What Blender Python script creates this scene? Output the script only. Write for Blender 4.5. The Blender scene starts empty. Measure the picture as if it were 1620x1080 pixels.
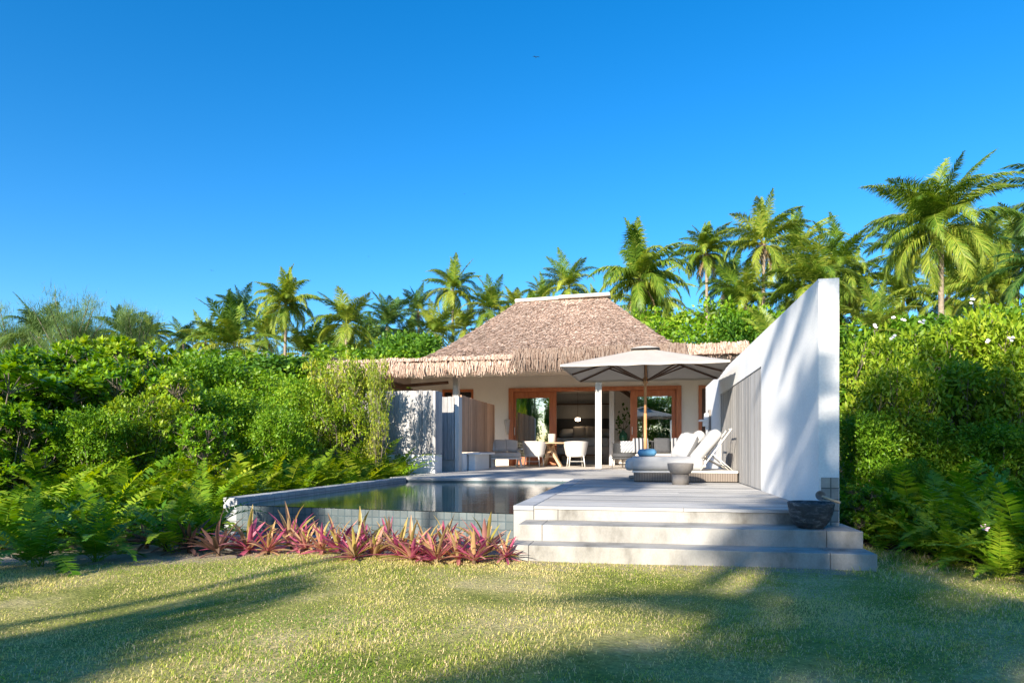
import bpy, bmesh, math, random
import numpy as np
R = math.radians
PI = math.pi
# ------------------------------------------------------------ camera, world, sun, exposure
scene = bpy.context.scene
PSI = math.atan(204/1080); SN, CS = math.sin(PSI), math.cos(PSI)
HY = 710.0; EYE = 0.54            # eye height above the deck (deck z = 0, lawn z = -0.40)
LAWN = -0.40
cam = bpy.data.cameras.new('camera'); camo = bpy.data.objects.new('camera', cam)
scene.collection.objects.link(camo); scene.camera = camo
cam.sensor_width = 36; cam.lens = 24; cam.shift_y = (HY-540)/1620
cam.clip_start = 0.05; cam.clip_end = 2000
camo.location = (0, 0, EYE); camo.rotation_euler = (R(90), 0, PSI)
SUN = np.array([0.35, 1.0, -0.43]); SUN = SUN/np.linalg.norm(SUN)   # direction the light travels
EL = math.asin(-SUN[2])
w = bpy.data.worlds.new('World'); scene.world = w; w.use_nodes = True
nt = w.node_tree; nt.nodes.clear()
sky = nt.nodes.new('ShaderNodeTexSky'); sky.sky_type = 'NISHITA'; sky.sun_disc = False
sky.sun_elevation = EL; sky.sun_rotation = math.atan2(-SUN[0], -SUN[1])
sky.air_density = 1.0; sky.dust_density = 0.3; sky.ozone_density = 4.5
hs = nt.nodes.new('ShaderNodeHueSaturation'); hs.inputs['Saturation'].default_value = 1.30
bg = nt.nodes.new('ShaderNodeBackground'); bg.inputs['Strength'].default_value = 0.106
wo = nt.nodes.new('ShaderNodeOutputWorld')
nt.links.new(sky.outputs[0], hs.inputs['Color']); nt.links.new(hs.outputs[0], bg.inputs[0]); nt.links.new(bg.outputs[0], wo.inputs[0])
sl = bpy.data.lights.new('sun', 'SUN'); sl.energy = 5.0; sl.angle = R(0.5); sl.color = (1.0, 0.90, 0.76)
so = bpy.data.objects.new('sun', sl); scene.collection.objects.link(so)
from mathutils import Vector, Matrix
so.rotation_euler = Vector(SUN).to_track_quat('-Z', 'Y').to_euler()
scene.view_settings.view_transform = 'Standard'; scene.view_settings.look = 'None'
scene.view_settings.exposure = 1.25; scene.view_settings.gamma = 1
scene.cycles.max_bounces = 8; scene.cycles.transparent_max_bounces = 8

# ------------------------------------------------------------ helpers
COL = scene.collection
def ray(px): u = (px-810)/1080; return -SN+CS*u, CS+SN*u
def at(px, t): a, b = ray(px); return t*a, t*b                     # plan position at view depth t
def GZ(px, py, z=0): return at(px, (EYE-z)*1080/(py-HY))
def zt(py, t): return EYE+(HY-py)/1080*t
def XY(px, Y): a, b = ray(px); t = Y/b; return t*a, t                # x and depth where the ray meets plane Y
def tag(o, label, cat, group=None, kind=None):
    if label: o['label'] = label
    if cat: o['category'] = cat
    if group: o['group'] = group
    if kind: o['kind'] = kind
    return o
def thing(name, label, cat, loc=(0, 0, 0), rz=0, group=None):
    o = bpy.data.objects.new(name, None); COL.objects.link(o)
    o.location = loc; o.rotation_euler = (0, 0, rz); o.empty_display_size = .1
    return tag(o, label, cat, group)
def link(name, me, mat, parent=None, loc=None, rot=None, scale=None):
    o = bpy.data.objects.new(name, me); COL.objects.link(o)
    if mat and not me.materials: me.materials.append(mat)
    if parent: o.parent = parent
    if loc is not None: o.location = loc
    if rot is not None: o.rotation_euler = rot
    if scale is not None: o.scale = scale
    return o
def copy_tree(root, loc, rz=0, scale=None, label=None, group=None):
    c = root.copy(); COL.objects.link(c); c.location = loc; c.rotation_euler = (0, 0, rz)
    if scale is not None: c.scale = scale if hasattr(scale, '__len__') else (scale,)*3
    if label: c['label'] = label
    if group: c['group'] = group
    for ch in root.children:
        d = ch.copy(); COL.objects.link(d); d.parent = c
        for g in ch.children:
            e = g.copy(); COL.objects.link(e); e.parent = d
    return c
def npmesh(name, V, quads=None, tris=None, tint=None, smooth=False):
    V = np.asarray(V, dtype=np.float32)
    me = bpy.data.meshes.new(name)
    q = np.zeros((0, 4), int) if quads is None or len(quads) == 0 else np.asarray(quads, int)
    t = np.zeros((0, 3), int) if tris is None or len(tris) == 0 else np.asarray(tris, int)
    me.vertices.add(len(V)); me.vertices.foreach_set('co', V.ravel())
    loops = np.concatenate([q.ravel(), t.ravel()]).astype(np.int32)
    me.loops.add(len(loops)); me.loops.foreach_set('vertex_index', loops)
    starts = np.concatenate([np.arange(len(q))*4, len(q)*4+np.arange(len(t))*3]).astype(np.int32)
    me.polygons.add(len(starts)); me.polygons.foreach_set('loop_start', starts)
    tot = np.concatenate([np.full(len(q), 4), np.full(len(t), 3)]).astype(np.int32)
    try: me.polygons.foreach_set('loop_total', tot)
    except Exception: pass
    if smooth: me.polygons.foreach_set('use_smooth', np.ones(len(starts), bool))
    if tint is not None:
        a = me.attributes.new('tint', 'FLOAT', 'POINT'); a.data.foreach_set('value', np.asarray(tint, np.float32))
    me.update(calc_edges=True); me.validate()
    return me
class MB:
    def __init__(s): s.v = []; s.f = []
    def add(s, vs, fs):
        n = len(s.v); s.v += [tuple(p) for p in vs]; s.f += [tuple(i+n for i in f) for f in fs]; return s
    def box(s, x0, x1, y0, y1, z0, z1):
        return s.add([(x0,y0,z0),(x1,y0,z0),(x1,y1,z0),(x0,y1,z0),(x0,y0,z1),(x1,y0,z1),(x1,y1,z1),(x0,y1,z1)],
                     [(0,3,2,1),(4,5,6,7),(0,1,5,4),(1,2,6,5),(2,3,7,6),(3,0,4,7)])
    def bar(s, a, b, w, h, up=(0, 0, 1)):
        a = Vector(a); b = Vector(b); d = (b-a).normalized(); u = Vector(up)
        if abs(d.dot(u)) > .98: u = Vector((0, 1, 0))
        sx = d.cross(u).normalized()*w/2; uz = sx.cross(d).normalized()*h/2
        p = [a-sx-uz, a+sx-uz, a+sx+uz, a-sx+uz, b-sx-uz, b+sx-uz, b+sx+uz, b-sx+uz]
        return s.add(p, [(0,3,2,1),(4,5,6,7),(0,1,5,4),(1,2,6,5),(2,3,7,6),(3,0,4,7)])
    def tube(s, pts, rad, n=8, cap=True):
        pts = [Vector(p) for p in pts]; rads = rad if hasattr(rad, '__len__') else [rad]*len(pts)
        base = len(s.v); prev = None
        for i, p in enumerate(pts):
            d = (pts[min(i+1, len(pts)-1)]-pts[max(i-1, 0)]).normalized()
            if prev is None: prev = d.orthogonal().normalized()
            prev = (prev-d*prev.dot(d)).normalized(); q = d.cross(prev)
            for k in range(n):
                a = 2*PI*k/n; s.v.append(tuple(p+(prev*math.cos(a)+q*math.sin(a))*rads[i]))
        for i in range(len(pts)-1):
            for k in range(n):
                a = base+i*n+k; b = base+i*n+(k+1) % n; s.f.append((a, b, b+n, a+n))
        if cap:
            s.f.append(tuple(base+k for k in range(n))[::-1]); s.f.append(tuple(base+(len(pts)-1)*n+k for k in range(n)))
        return s
    def lathe(s, prof, c=(0, 0), n=32, wob=0):
        base = len(s.v)
        for r, z in prof:
            for k in range(n):
                a = 2*PI*k/n; rr = r*(1+wob*math.sin(3*a+z*9)+wob*.6*math.sin(7*a+1+z*23)); s.v.append((c[0]+rr*math.cos(a), c[1]+rr*math.sin(a), z))
        for i in range(len(prof)-1):
            for k in range(n):
                a = base+i*n+k; b = base+i*n+(k+1) % n; s.f.append((a, b, b+n, a+n))
        s.f.append(tuple(base+k for k in range(n))[::-1]); s.f.append(tuple(base+(len(prof)-1)*n+k for k in range(n)))
        return s
    def grid(s, fn, nu, nv, closed=False):
        base = len(s.v)
        for i in range(nu+1):
            for j in range(nv+1): s.v.append(tuple(fn(i/nu, j/nv)))
        for i in range(nu):
            for j in range(nv):
                a = base+i*(nv+1)+j; s.f.append((a, a+1, a+nv+2, a+nv+1))
        return s
    def mesh(s, name, smooth=False, bevel=0, sub=0, off=None):
        me = bpy.data.meshes.new(name)
        v = s.v if off is None else [(a-off[0], b-off[1], c-off[2]) for a, b, c in s.v]
        me.from_pydata(v, [], s.f); me.update()
        if bevel or sub:
            bm = bmesh.new(); bm.from_mesh(me)
            if bevel: bmesh.ops.bevel(bm, geom=list(bm.edges), offset=bevel, segments=2, affect='EDGES', profile=.5)
            bm.to_mesh(me); bm.free()
        if smooth:
            me.polygons.foreach_set('use_smooth', [True]*len(me.polygons))
            if smooth != 2:
                me.shade_auto_smooth(use_auto_smooth=True, angle=R(40)) if hasattr(me, 'shade_auto_smooth') else None
        return me
    def build(s, name, mat, parent=None, world=False, smooth=False, bevel=0):
        off = tuple(parent.location) if (world and parent) else None
        return link(name, s.mesh(name, smooth, bevel, off=off), mat, parent)
def cushion(w, d, h, puff=.5, n=10):
    """pillow-like block: returns MB centred at origin, base z=0"""
    m = MB()
    def prof(a): return (1-abs(2*a-1)**4)**.5
    for sgn in (1, -1):
        def fn(i, j):
            x = (i-.5)*w; y = (j-.5)*d; k = prof(i)*prof(j)
            return (x*(.96+.04*prof(j)), y*(.96+.04*prof(i)), h/2+sgn*h/2*k**puff)
        b = len(m.v); m.grid(fn, n, n)
        if sgn == 1:
            m.f = m.f[:]
    # flip the lower half
    half = len(m.f)//2; m.f = [f[::-1] for f in m.f[:half]]+m.f[half:]
    return m
def xf(m, loc=(0, 0, 0), rot=(0, 0, 0)):
    from mathutils import Euler
    M = Euler(rot).to_matrix(); L = Vector(loc)
    m.v = [tuple(M @ Vector(p)+L) for p in m.v]; return m

# ------------------------------------------------------------ materials
def mat(name):
    m = bpy.data.materials.new(name); m.use_nodes = True
    n = m.node_tree.nodes; l = m.node_tree.links
    return m, n, l, n['Principled BSDF']
def ramp(n, stops):
    r = n.new('ShaderNodeValToRGB'); e = r.color_ramp.elements
    e[0].position = stops[0][0]; e[0].color = (*stops[0][1], 1); e[1].position = stops[-1][0]; e[1].color = (*stops[-1][1], 1)
    for p, c in stops[1:-1]:
        x = e.new(p); x.color = (*c, 1)
    return r
def noise(n, l, scale, detail=4, rough=.6, vec=None, dist=0):
    t = n.new('ShaderNodeTexNoise'); t.inputs['Scale'].default_value = scale; t.inputs['Detail'].default_value = detail
    t.inputs['Roughness'].default_value = rough; t.inputs['Distortion'].default_value = dist
    if vec is not None: l.new(vec, t.inputs['Vector'])
    return t
def coords(n, l, sc=(1, 1, 1), kind='Object'):
    c = n.new('ShaderNodeTexCoord'); m = n.new('ShaderNodeMapping'); m.inputs['Scale'].default_value = sc
    l.new(c.outputs[kind], m.inputs['Vector']); return m.outputs[0]
def mixc(n, l, fac, a, b, mode='MIX'):
    x = n.new('ShaderNodeMix'); x.data_type = 'RGBA'; x.blend_type = mode
    if isinstance(fac, float): x.inputs[0].default_value = fac
    else: l.new(fac, x.inputs[0])
    for s, v in ((6, a), (7, b)):
        if isinstance(v, tuple): x.inputs[s].default_value = (*v, 1)
        else: l.new(v, x.inputs[s])
    return x.outputs[2]
def bump(n, l, h, s, p, d=.01):
    b = n.new('ShaderNodeBump'); b.inputs['Strength'].default_value = s; b.inputs['Distance'].default_value = d
    l.new(h, b.inputs['Height']); l.new(b.outputs[0], p.inputs['Normal'])
def mottled(name, stops, scale=3, sc=(1, 1, 1), rough=.8, bs=.3, fine=60, bd=.004, island=0, spec=.3, dist=0):
    m, n, l, p = mat(name); v = coords(n, l, sc)
    a = noise(n, l, scale, 6, .62, v, dist); r = ramp(n, stops); l.new(a.outputs[0], r.inputs[0]); c = r.outputs[0]
    f = noise(n, l, fine, 3, .6, v)
    if island:
        g = n.new('ShaderNodeNewGeometry'); rr = ramp(n, [(0, (1-island,)*3), (1, (1+island*.4,)*3)])
        l.new(g.outputs['Random Per Island'], rr.inputs[0]); c = mixc(n, l, 1.0, c, rr.outputs[0], 'MULTIPLY')
    fr = ramp(n, [(.3, (.86,)*3), (.7, (1.06,)*3)]); l.new(f.outputs[0], fr.inputs[0]); c = mixc(n, l, .7, c, fr.outputs[0], 'MULTIPLY')
    l.new(c, p.inputs['Base Color']); p.inputs['Roughness'].default_value = rough; p.inputs['Specular IOR Level'].default_value = spec
    if bs: bump(n, l, f.outputs[0], bs, p, bd)
    return m
def leafmat(name, c0, c1, c2, trans=.3, rough=.42, spec=.45, dead=None):
    """colour runs c0..c2 by random leaf, plus a per-frond tint attribute"""
    m, n, l, p = mat(name)
    g = n.new('ShaderNodeNewGeometry'); r = ramp(n, [(0, c0), (.55, c1), (1, c2)])
    at_ = n.new('ShaderNodeAttribute'); at_.attribute_name = 'tint'
    oi = n.new('ShaderNodeObjectInfo')
    ad = n.new('ShaderNodeMath'); ad.operation = 'MULTIPLY_ADD'; l.new(g.outputs['Random Per Island'], ad.inputs[0]); ad.inputs[1].default_value = .6; l.new(at_.outputs['Fac'], ad.inputs[2])
    a2 = n.new('ShaderNodeMath'); a2.operation = 'MULTIPLY_ADD'; l.new(oi.outputs['Random'], a2.inputs[0]); a2.inputs[1].default_value = .22; l.new(ad.outputs[0], a2.inputs[2])
    l.new(a2.outputs[0], r.inputs[0]); c = r.outputs[0]
    if dead:
        gt = n.new('ShaderNodeMath'); gt.operation = 'GREATER_THAN'; gt.inputs[1].default_value = dead[1]
        l.new(g.outputs['Random Per Island'], gt.inputs[0]); c = mixc(n, l, gt.outputs[0], c, dead[0])
    l.new(c, p.inputs['Base Color']); p.inputs['Roughness'].default_value = rough; p.inputs['Specular IOR Level'].default_value = spec*.55
    t = n.new('ShaderNodeBsdfTranslucent'); hsv = n.new('ShaderNodeHueSaturation'); hsv.inputs['Hue'].default_value = .485; hsv.inputs['Saturation'].default_value = 1.1; hsv.inputs['Value'].default_value = 1.5
    l.new(c, hsv.inputs['Color']); l.new(hsv.outputs[0], t.inputs[0])
    mx = n.new('ShaderNodeMixShader'); mx.inputs[0].default_value = trans
    l.new(p.outputs[0], mx.inputs[1]); l.new(t.outputs[0], mx.inputs[2]); l.new(mx.outputs[0], n['Material Output'].inputs[0])
    return m
def plain(name, c, rough=.6, metal=0, spec=.4):
    m, n, l, p = mat(name); v = coords(n, l); a = noise(n, l, 25, 4, .6, v)
    r = ramp(n, [(.3, tuple(x*.9 for x in c)), (.7, tuple(min(1, x*1.06) for x in c))]); l.new(a.outputs[0], r.inputs[0]); l.new(r.outputs[0], p.inputs['Base Color'])
    p.inputs['Roughness'].default_value = rough; p.inputs['Metallic'].default_value = metal; p.inputs['Specular IOR Level'].default_value = spec
    return m
M = {}
M['plaster'] = mottled('white_plaster', [(.25, (.68, .675, .66)), (.5, (.76, .755, .74)), (.8, (.80, .795, .78))], 1.6, bs=.25, fine=45, bd=.003)
M['beige'] = mottled('beige_plaster', [(.25, (.66, .58, .49)), (.6, (.72, .65, .56)), (.8, (.75, .68, .59))], 1.2, bs=.15, fine=40)
M['concrete'] = mottled('pale_stone_steps', [(.30, (.15, .14, .12)), (.42, (.26, .25, .225)), (.56, (.35, .335, .305)), (.8, (.42, .405, .37))], 3.2, (1, 1, .55), bs=.4, fine=90, rough=.85)
M['coping'] = mottled('grey_stone_coping', [(.25, (.26, .27, .28)), (.5, (.38, .39, .40)), (.8, (.50, .50, .49))], 5, bs=.4, fine=80, island=.2)
M['deck'] = mottled('weathered_deck_boards', [(.25, (.30, .29, .275)), (.5, (.42, .41, .39)), (.8, (.54, .53, .51))], 3, (.6, 9, 4), bs=.5, fine=14, island=.28, rough=.75)
M['terrace'] = mottled('terrace_stone', [(.3, (.55, .49, .42)), (.7, (.68, .62, .54))], 3, bs=.2)
M['greywood'] = mottled('silvered_vertical_boards', [(.25, (.25, .245, .24)), (.5, (.37, .36, .35)), (.8, (.48, .47, .455))], 3, (8, 8, .6), bs=.5, fine=12, island=.30)
M['cedar'] = mottled('warm_cedar_boards', [(.25, (.36, .19, .11)), (.5, (.52, .30, .18)), (.8, (.62, .40, .26))], 3, (8, 8, .6), bs=.5, fine=12, island=.30)
M['timber'] = mottled('red_brown_timber', [(.25, (.30, .085, .03)), (.5, (.42, .13, .045)), (.8, (.50, .18, .07))], 2, (6, 6, .8), bs=.15, fine=30, rough=.42, spec=.5)
M['darkwood'] = mottled('dark_wood', [(.25, (.07, .035, .02)), (.8, (.13, .07, .04))], 3, (3, 3, 1), bs=.1, rough=.5)
M['pole'] = mottled('oiled_teak', [(.25, (.38, .19, .08)), (.8, (.56, .31, .14))], 4, (6, 6, 1), bs=.15, rough=.45)
M['tablewood'] = mottled('raw_teak', [(.25, (.46, .30, .17)), (.8, (.62, .44, .28))], 4, (3, 3, 1), bs=.2)
M['post'] = mottled('pale_post', [(.25, (.52, .50, .46)), (.8, (.68, .65, .61))], 3, (6, 6, .7), bs=.3)
M['fabric'] = mottled('off_white_fabric', [(.3, (.40, .397, .39)), (.7, (.47, .465, .455))], 4, bs=.3, fine=220, bd=.001, rough=.9)
M['canvas'] = mottled('taupe_canvas', [(.3, (.42, .37, .32)), (.7, (.47, .42, .365))], 2, bs=.2, fine=250, bd=.001, rough=.9)
M['towel'] = mottled('blue_towel', [(.3, (.07, .22, .38)), (.7, (.11, .29, .47))], 9, bs=.8, fine=260, bd=.004, rough=.95)
M['linen'] = mottled('linen', [(.3, (.46, .40, .34)), (.7, (.56, .50, .44))], 6, bs=.3, fine=160, rough=.9)
M['dusk'] = mottled('dark_rope', [(.3, (.045, .046, .048)), (.7, (.08, .08, .082))], 30, bs=.5, fine=120)
M['white_metal'] = plain('cream_metal', (.66, .63, .57), .4)
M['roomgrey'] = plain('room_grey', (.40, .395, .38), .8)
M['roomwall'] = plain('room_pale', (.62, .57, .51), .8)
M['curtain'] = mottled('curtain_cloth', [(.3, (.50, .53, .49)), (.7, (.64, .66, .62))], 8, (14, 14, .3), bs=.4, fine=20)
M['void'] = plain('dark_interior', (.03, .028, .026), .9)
M['soil'] = mottled('leafy_soil', [(.3, (.035, .026, .018)), (.6, (.08, .06, .04)), (.8, (.14, .11, .08))], 6, bs=1, fine=40, bd=.03)
M['coconut'] = mottled('coconuts', [(.3, (.32, .30, .05)), (.7, (.44, .40, .10))], 4, bs=.1)
M['trunk'] = mottled('palm_trunk', [(.3, (.20, .155, .11)), (.7, (.34, .28, .21))], 3, (1, 1, 6), bs=.8, fine=9, bd=.03)
M['bark'] = mottled('grey_bark', [(.3, (.13, .10, .075)), (.7, (.25, .21, .17))], 6, bs=.7, fine=30, bd=.01)
M['bloom'] = plain('white_petals', (.80, .76, .78), .5)
M['pinkbloom'] = plain('pale_pink_petals', (.62, .42, .52), .5)
M['clay'] = mottled('grey_concrete_table', [(.3, (.19, .172, .158)), (.7, (.26, .24, .22))], 7, bs=.3, fine=90)
M['rock'] = mottled('grey_rock', [(.3, (.30, .30, .29)), (.7, (.46, .46, .45))], 5, bs=.5)
M['feather'] = plain('dark_feathers', (.03, .03, .035), .7)
M['straw'] = None
def glassmat():
    m, n, l, p = mat('door_glass')
    g = n.new('ShaderNodeBsdfGlossy'); g.inputs['Roughness'].default_value = .0; g.inputs['Color'].default_value = (.9, .95, .95, 1)
    t = n.new('ShaderNodeBsdfTransparent'); t.inputs[0].default_value = (.62, .68, .66, 1)
    f = n.new('ShaderNodeFresnel'); f.inputs[0].default_value = 1.9
    ma = n.new('ShaderNodeMath'); ma.operation = 'MULTIPLY_ADD'; l.new(f.outputs[0], ma.inputs[0]); ma.inputs[1].default_value = 1.3; ma.inputs[2].default_value = .22
    mx = n.new('ShaderNodeMixShader'); l.new(ma.outputs[0], mx.inputs[0]); l.new(t.outputs[0], mx.inputs[1]); l.new(g.outputs[0], mx.inputs[2])
    l.new(mx.outputs[0], n['Material Output'].inputs[0]); return m
M['glass'] = glassmat()
def greenglass():
    m, n, l, p = mat('green_glass'); p.inputs['Base Color'].default_value = (.03, .16, .09, 1); p.inputs['Roughness'].default_value = .05; p.inputs['Specular IOR Level'].default_value = .8; return m
M['greenglass'] = greenglass()
def watermat():
    m, n, l, p = mat('pool_water'); p.inputs['Base Color'].default_value = (.008, .040, .048, 1); p.inputs['Roughness'].default_value = .03
    p.inputs['IOR'].default_value = 1.45
    v = coords(n, l, (1.0, 2.2, 1)); a = noise(n, l, 5.5, 3, .55, v, .4); bump(n, l, a.outputs[0], .035, p, .05); return m
M['water'] = watermat()
def tilemat(name, c0, c1, size, grout, plane='XZ', rough=.3):
    m, n, l, p = mat(name); c = n.new('ShaderNodeTexCoord'); s = n.new('ShaderNodeSeparateXYZ'); l.new(c.outputs['Object'], s.inputs[0])
    cb = n.new('ShaderNodeCombineXYZ'); l.new(s.outputs[plane[0]], cb.inputs[0]); l.new(s.outputs[plane[1]], cb.inputs[1])
    b = n.new('ShaderNodeTexBrick'); l.new(cb.outputs[0], b.inputs['Vector']); b.offset = 0; b.squash = 1
    b.inputs['Scale'].default_value = 1; b.inputs['Brick Width'].default_value = size; b.inputs['Row Height'].default_value = size
    b.inputs['Mortar Size'].default_value = .0055; b.inputs['Mortar Smooth'].default_value = .2; b.inputs['Color1'].default_value = (*c0, 1); b.inputs['Color2'].default_value = (*c1, 1); b.inputs['Mortar'].default_value = (*grout, 1)
    a = noise(n, l, 9, 5, .6, c.outputs['Object']); r = ramp(n, [(.3, (.75,)*3), (.7, (1.1,)*3)]); l.new(a.outputs[0], r.inputs[0])
    l.new(mixc(n, l, .8, b.outputs[0], r.outputs[0], 'MULTIPLY'), p.inputs['Base Color']); p.inputs['Roughness'].default_value = rough
    i = n.new('ShaderNodeMath'); i.operation = 'SUBTRACT'; i.inputs[0].default_value = 1; l.new(b.outputs['Fac'], i.inputs[1]); bump(n, l, i.outputs[0], .6, p, .004)
    return m
M['tile'] = tilemat('pool_wall_tile', (.10, .125, .128), (.145, .17, .172), .080, (.07, .10, .11), rough=.25)
M['tile_back'] = tilemat('waterline_tile', (.05, .09, .105), (.08, .125, .14), .16, (.05, .09, .10))
M['tile_side'] = tilemat('side_coping_tile', (.30, .34, .36), (.40, .43, .45), .17, (.14, .17, .18), 'YZ', .5)
M['walltile'] = tilemat('stone_wall_tile', (.26, .25, .22), (.36, .34, .30), .098, (.12, .115, .10), rough=.7)
def stripemat(name, a, b, sc, rot):
    m, n, l, p = mat(name); c = n.new('ShaderNodeTexCoord'); mp = n.new('ShaderNodeMapping'); mp.inputs['Rotation'].default_value = rot; l.new(c.outputs['Object'], mp.inputs[0])
    t = n.new('ShaderNodeTexWave'); t.inputs['Scale'].default_value = sc; t.inputs['Distortion'].default_value = .3; l.new(mp.outputs[0], t.inputs['Vector'])
    r = ramp(n, [(.4, a), (.6, b)]); l.new(t.outputs['Fac'], r.inputs[0]); l.new(r.outputs[0], p.inputs['Base Color']); p.inputs['Roughness'].default_value = .9
    bump(n, l, t.outputs['Fac'], .4, p, .006); return m
M['stripes'] = stripemat('striped_cushion', (.34, .335, .33), (.03, .033, .04), 3.2, (0, 0, 0))
M['wicker_white'] = stripemat('white_weave', (.64, .61, .575), (.42, .395, .365), 16, (0, R(90), 0))
M['wicker'] = stripemat('taupe_weave', (.24, .20, .165), (.10, .08, .065), 12, (0, 0, 0))
M['lattice'] = stripemat('lattice_cushion', (.50, .50, .49), (.18, .19, .20), 5, (0, 0, R(40)))
def bowlmat():
    m, n, l, p = mat('carved_black_stone'); v = coords(n, l, (1, 1, 3)); a = noise(n, l, 9, 8, .7, v, 1.2)
    r = ramp(n, [(.35, (.018, .020, .022)), (.52, (.05, .054, .058)), (.62, (.16, .17, .175)), (.75, (.30, .31, .31))]); l.new(a.outputs[0], r.inputs[0]); l.new(r.outputs[0], p.inputs['Base Color'])
    p.inputs['Roughness'].default_value = .6; bump(n, l, a.outputs[0], .9, p, .03); return m
M['bowl'] = bowlmat()
def thatchmat(name, k=1.0):
    m, n, l, p = mat(name); g = n.new('ShaderNodeNewGeometry')
    r = ramp(n, [(0, (.34*k, .222*k, .168*k)), (.3, (.54*k, .375*k, .285*k)), (.7, (.66*k, .49*k, .385*k)), (1, (.76*k, .61*k, .50*k))])
    l.new(g.outputs['Random Per Island'], r.inputs[0]); v = coords(n, l); a = noise(n, l, .7, 4, .6, v); rr = ramp(n, [(.3, (.80, .80, .80)), (.7, (1.08, 1.06, 1.04))]); l.new(a.outputs[0], rr.inputs[0])
    l.new(mixc(n, l, 1.0, r.outputs[0], rr.outputs[0], 'MULTIPLY'), p.inputs['Base Color']); p.inputs['Roughness'].default_value = .85; p.inputs['Specular IOR Level'].default_value = .2
    return m
M['thatch'] = thatchmat('palm_thatch', .80); M['thatchshade'] = thatchmat('shaded_palm_thatch', .36); M['thatchfringe'] = thatchmat('hanging_palm_thatch', .72)  # second thatch: same straw, shadow worked into a darker colour
M['palmleaf'] = leafmat('palm_leaf', (.035, .095, .012), (.14, .24, .025), (.36, .40, .06), .34)
M['palmdark'] = leafmat('dark_palm_leaf', (.020, .065, .014), (.06, .14, .025), (.15, .22, .045), .28)
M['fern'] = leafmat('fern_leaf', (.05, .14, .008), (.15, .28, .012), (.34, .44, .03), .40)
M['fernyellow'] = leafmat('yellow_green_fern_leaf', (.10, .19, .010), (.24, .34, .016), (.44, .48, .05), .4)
M['fernshade'] = leafmat('shaded_fern_leaf', (.030, .11, .010), (.08, .21, .012), (.18, .33, .02), .36)  # fern leaf darkened for plants standing in shade; undergrowth shares it
M['scaevola'] = leafmat('big_glossy_leaf', (.05, .15, .008), (.14, .29, .014), (.30, .43, .03), .34, .33, .5)
M['lime'] = leafmat('lime_leaf', (.10, .22, .012), (.22, .35, .02), (.40, .46, .04), .35, .4)
M['fine'] = leafmat('small_leaf', (.05, .14, .008), (.14, .28, .014), (.30, .42, .03), .34, .4)
M['yellowleaf'] = leafmat('yellow_leaf', (.10, .19, .02), (.26, .33, .03), (.50, .48, .06), .35, .45)
M['frangi'] = leafmat('pale_green_leaf', (.08, .18, .010), (.21, .32, .018), (.40, .45, .04), .36, .42)
M['treeleaf'] = leafmat('tree_leaf', (.03, .09, .010), (.08, .19, .015), (.18, .32, .03), .30, .45)
M['needle'] = leafmat('feathery_needles', (.08, .15, .05), (.16, .26, .09), (.27, .36, .13), .4, .7, .2)
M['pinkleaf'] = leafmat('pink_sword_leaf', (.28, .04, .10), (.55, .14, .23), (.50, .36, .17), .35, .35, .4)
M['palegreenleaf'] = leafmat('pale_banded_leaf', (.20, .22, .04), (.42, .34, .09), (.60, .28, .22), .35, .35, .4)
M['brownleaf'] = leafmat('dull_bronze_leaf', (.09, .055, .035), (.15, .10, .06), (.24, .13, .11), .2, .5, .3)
M['deadfrond'] = leafmat('dead_frond', (.20, .12, .06), (.33, .22, .12), (.45, .33, .20), .15, .7, .2)

# ------------------------------------------------------------ ground, lawn
def groundmat():
    m, n, l, p = mat('lawn_ground'); v = coords(n, l)
    a = noise(n, l, 1.1, 6, .65, v, .3); f = noise(n, l, 38, 5, .7, v); h = noise(n, l, 9, 4, .6, v)
    r = ramp(n, [(.30, (.15, .19, .032)), (.5, (.33, .32, .10)), (.66, (.54, .45, .23))]); l.new(a.outputs[0], r.inputs[0])
    fr = ramp(n, [(.3, (.45,)*3), (.7, (1.3,)*3)]); l.new(f.outputs[0], fr.inputs[0])
    c = mixc(n, l, .9, r.outputs[0], fr.outputs[0], 'MULTIPLY')
    # bare sand near the planting bed
    s = n.new('ShaderNodeSeparateXYZ'); l.new(v, s.inputs[0])
    ad = n.new('ShaderNodeMath'); ad.operation = 'MULTIPLY_ADD'; l.new(h.outputs[0], ad.inputs[0]); ad.inputs[1].default_value = 1.5; l.new(s.outputs['Y'], ad.inputs[2])
    sr = ramp(n, [(0, (0, 0, 0)), (1, (1, 1, 1))]); mr = n.new('ShaderNodeMapRange'); mr.inputs[1].default_value = 6.05; mr.inputs[2].default_value = 6.5
    lx = n.new('ShaderNodeMapRange'); lx.inputs[1].default_value = -3.0; lx.inputs[2].default_value = -8.0; lx.inputs[3].default_value = 0; lx.inputs[4].default_value = 2.6; l.new(s.outputs['X'], lx.inputs[0])
    sm = n.new('ShaderNodeMath'); sm.operation = 'ADD'; l.new(ad.outputs[0], sm.inputs[0]); l.new(lx.outputs[0], sm.inputs[1]); l.new(sm.outputs[0], mr.inputs[0])
    gt = n.new('ShaderNodeMath'); gt.operation = 'LESS_THAN'; gt.inputs[1].default_value = 1.6; l.new(s.outputs['X'], gt.inputs[0])
    mm = n.new('ShaderNodeMath'); mm.operation = 'MULTIPLY'; l.new(mr.outputs[0], mm.inputs[0]); l.new(gt.outputs[0], mm.inputs[1])
    c = mixc(n, l, mm.outputs[0], c, mixc(n, l, f.outputs[0], (.20, .15, .11), (.46, .40, .33)))
    l.new(c, p.inputs['Base Color']); p.inputs['Roughness'].default_value = .95; p.inputs['Specular IOR Level'].default_value = .05; bump(n, l, f.outputs[0], .8, p, .02); return m
M['ground'] = groundmat()
g = MB(); NX = 60
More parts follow.
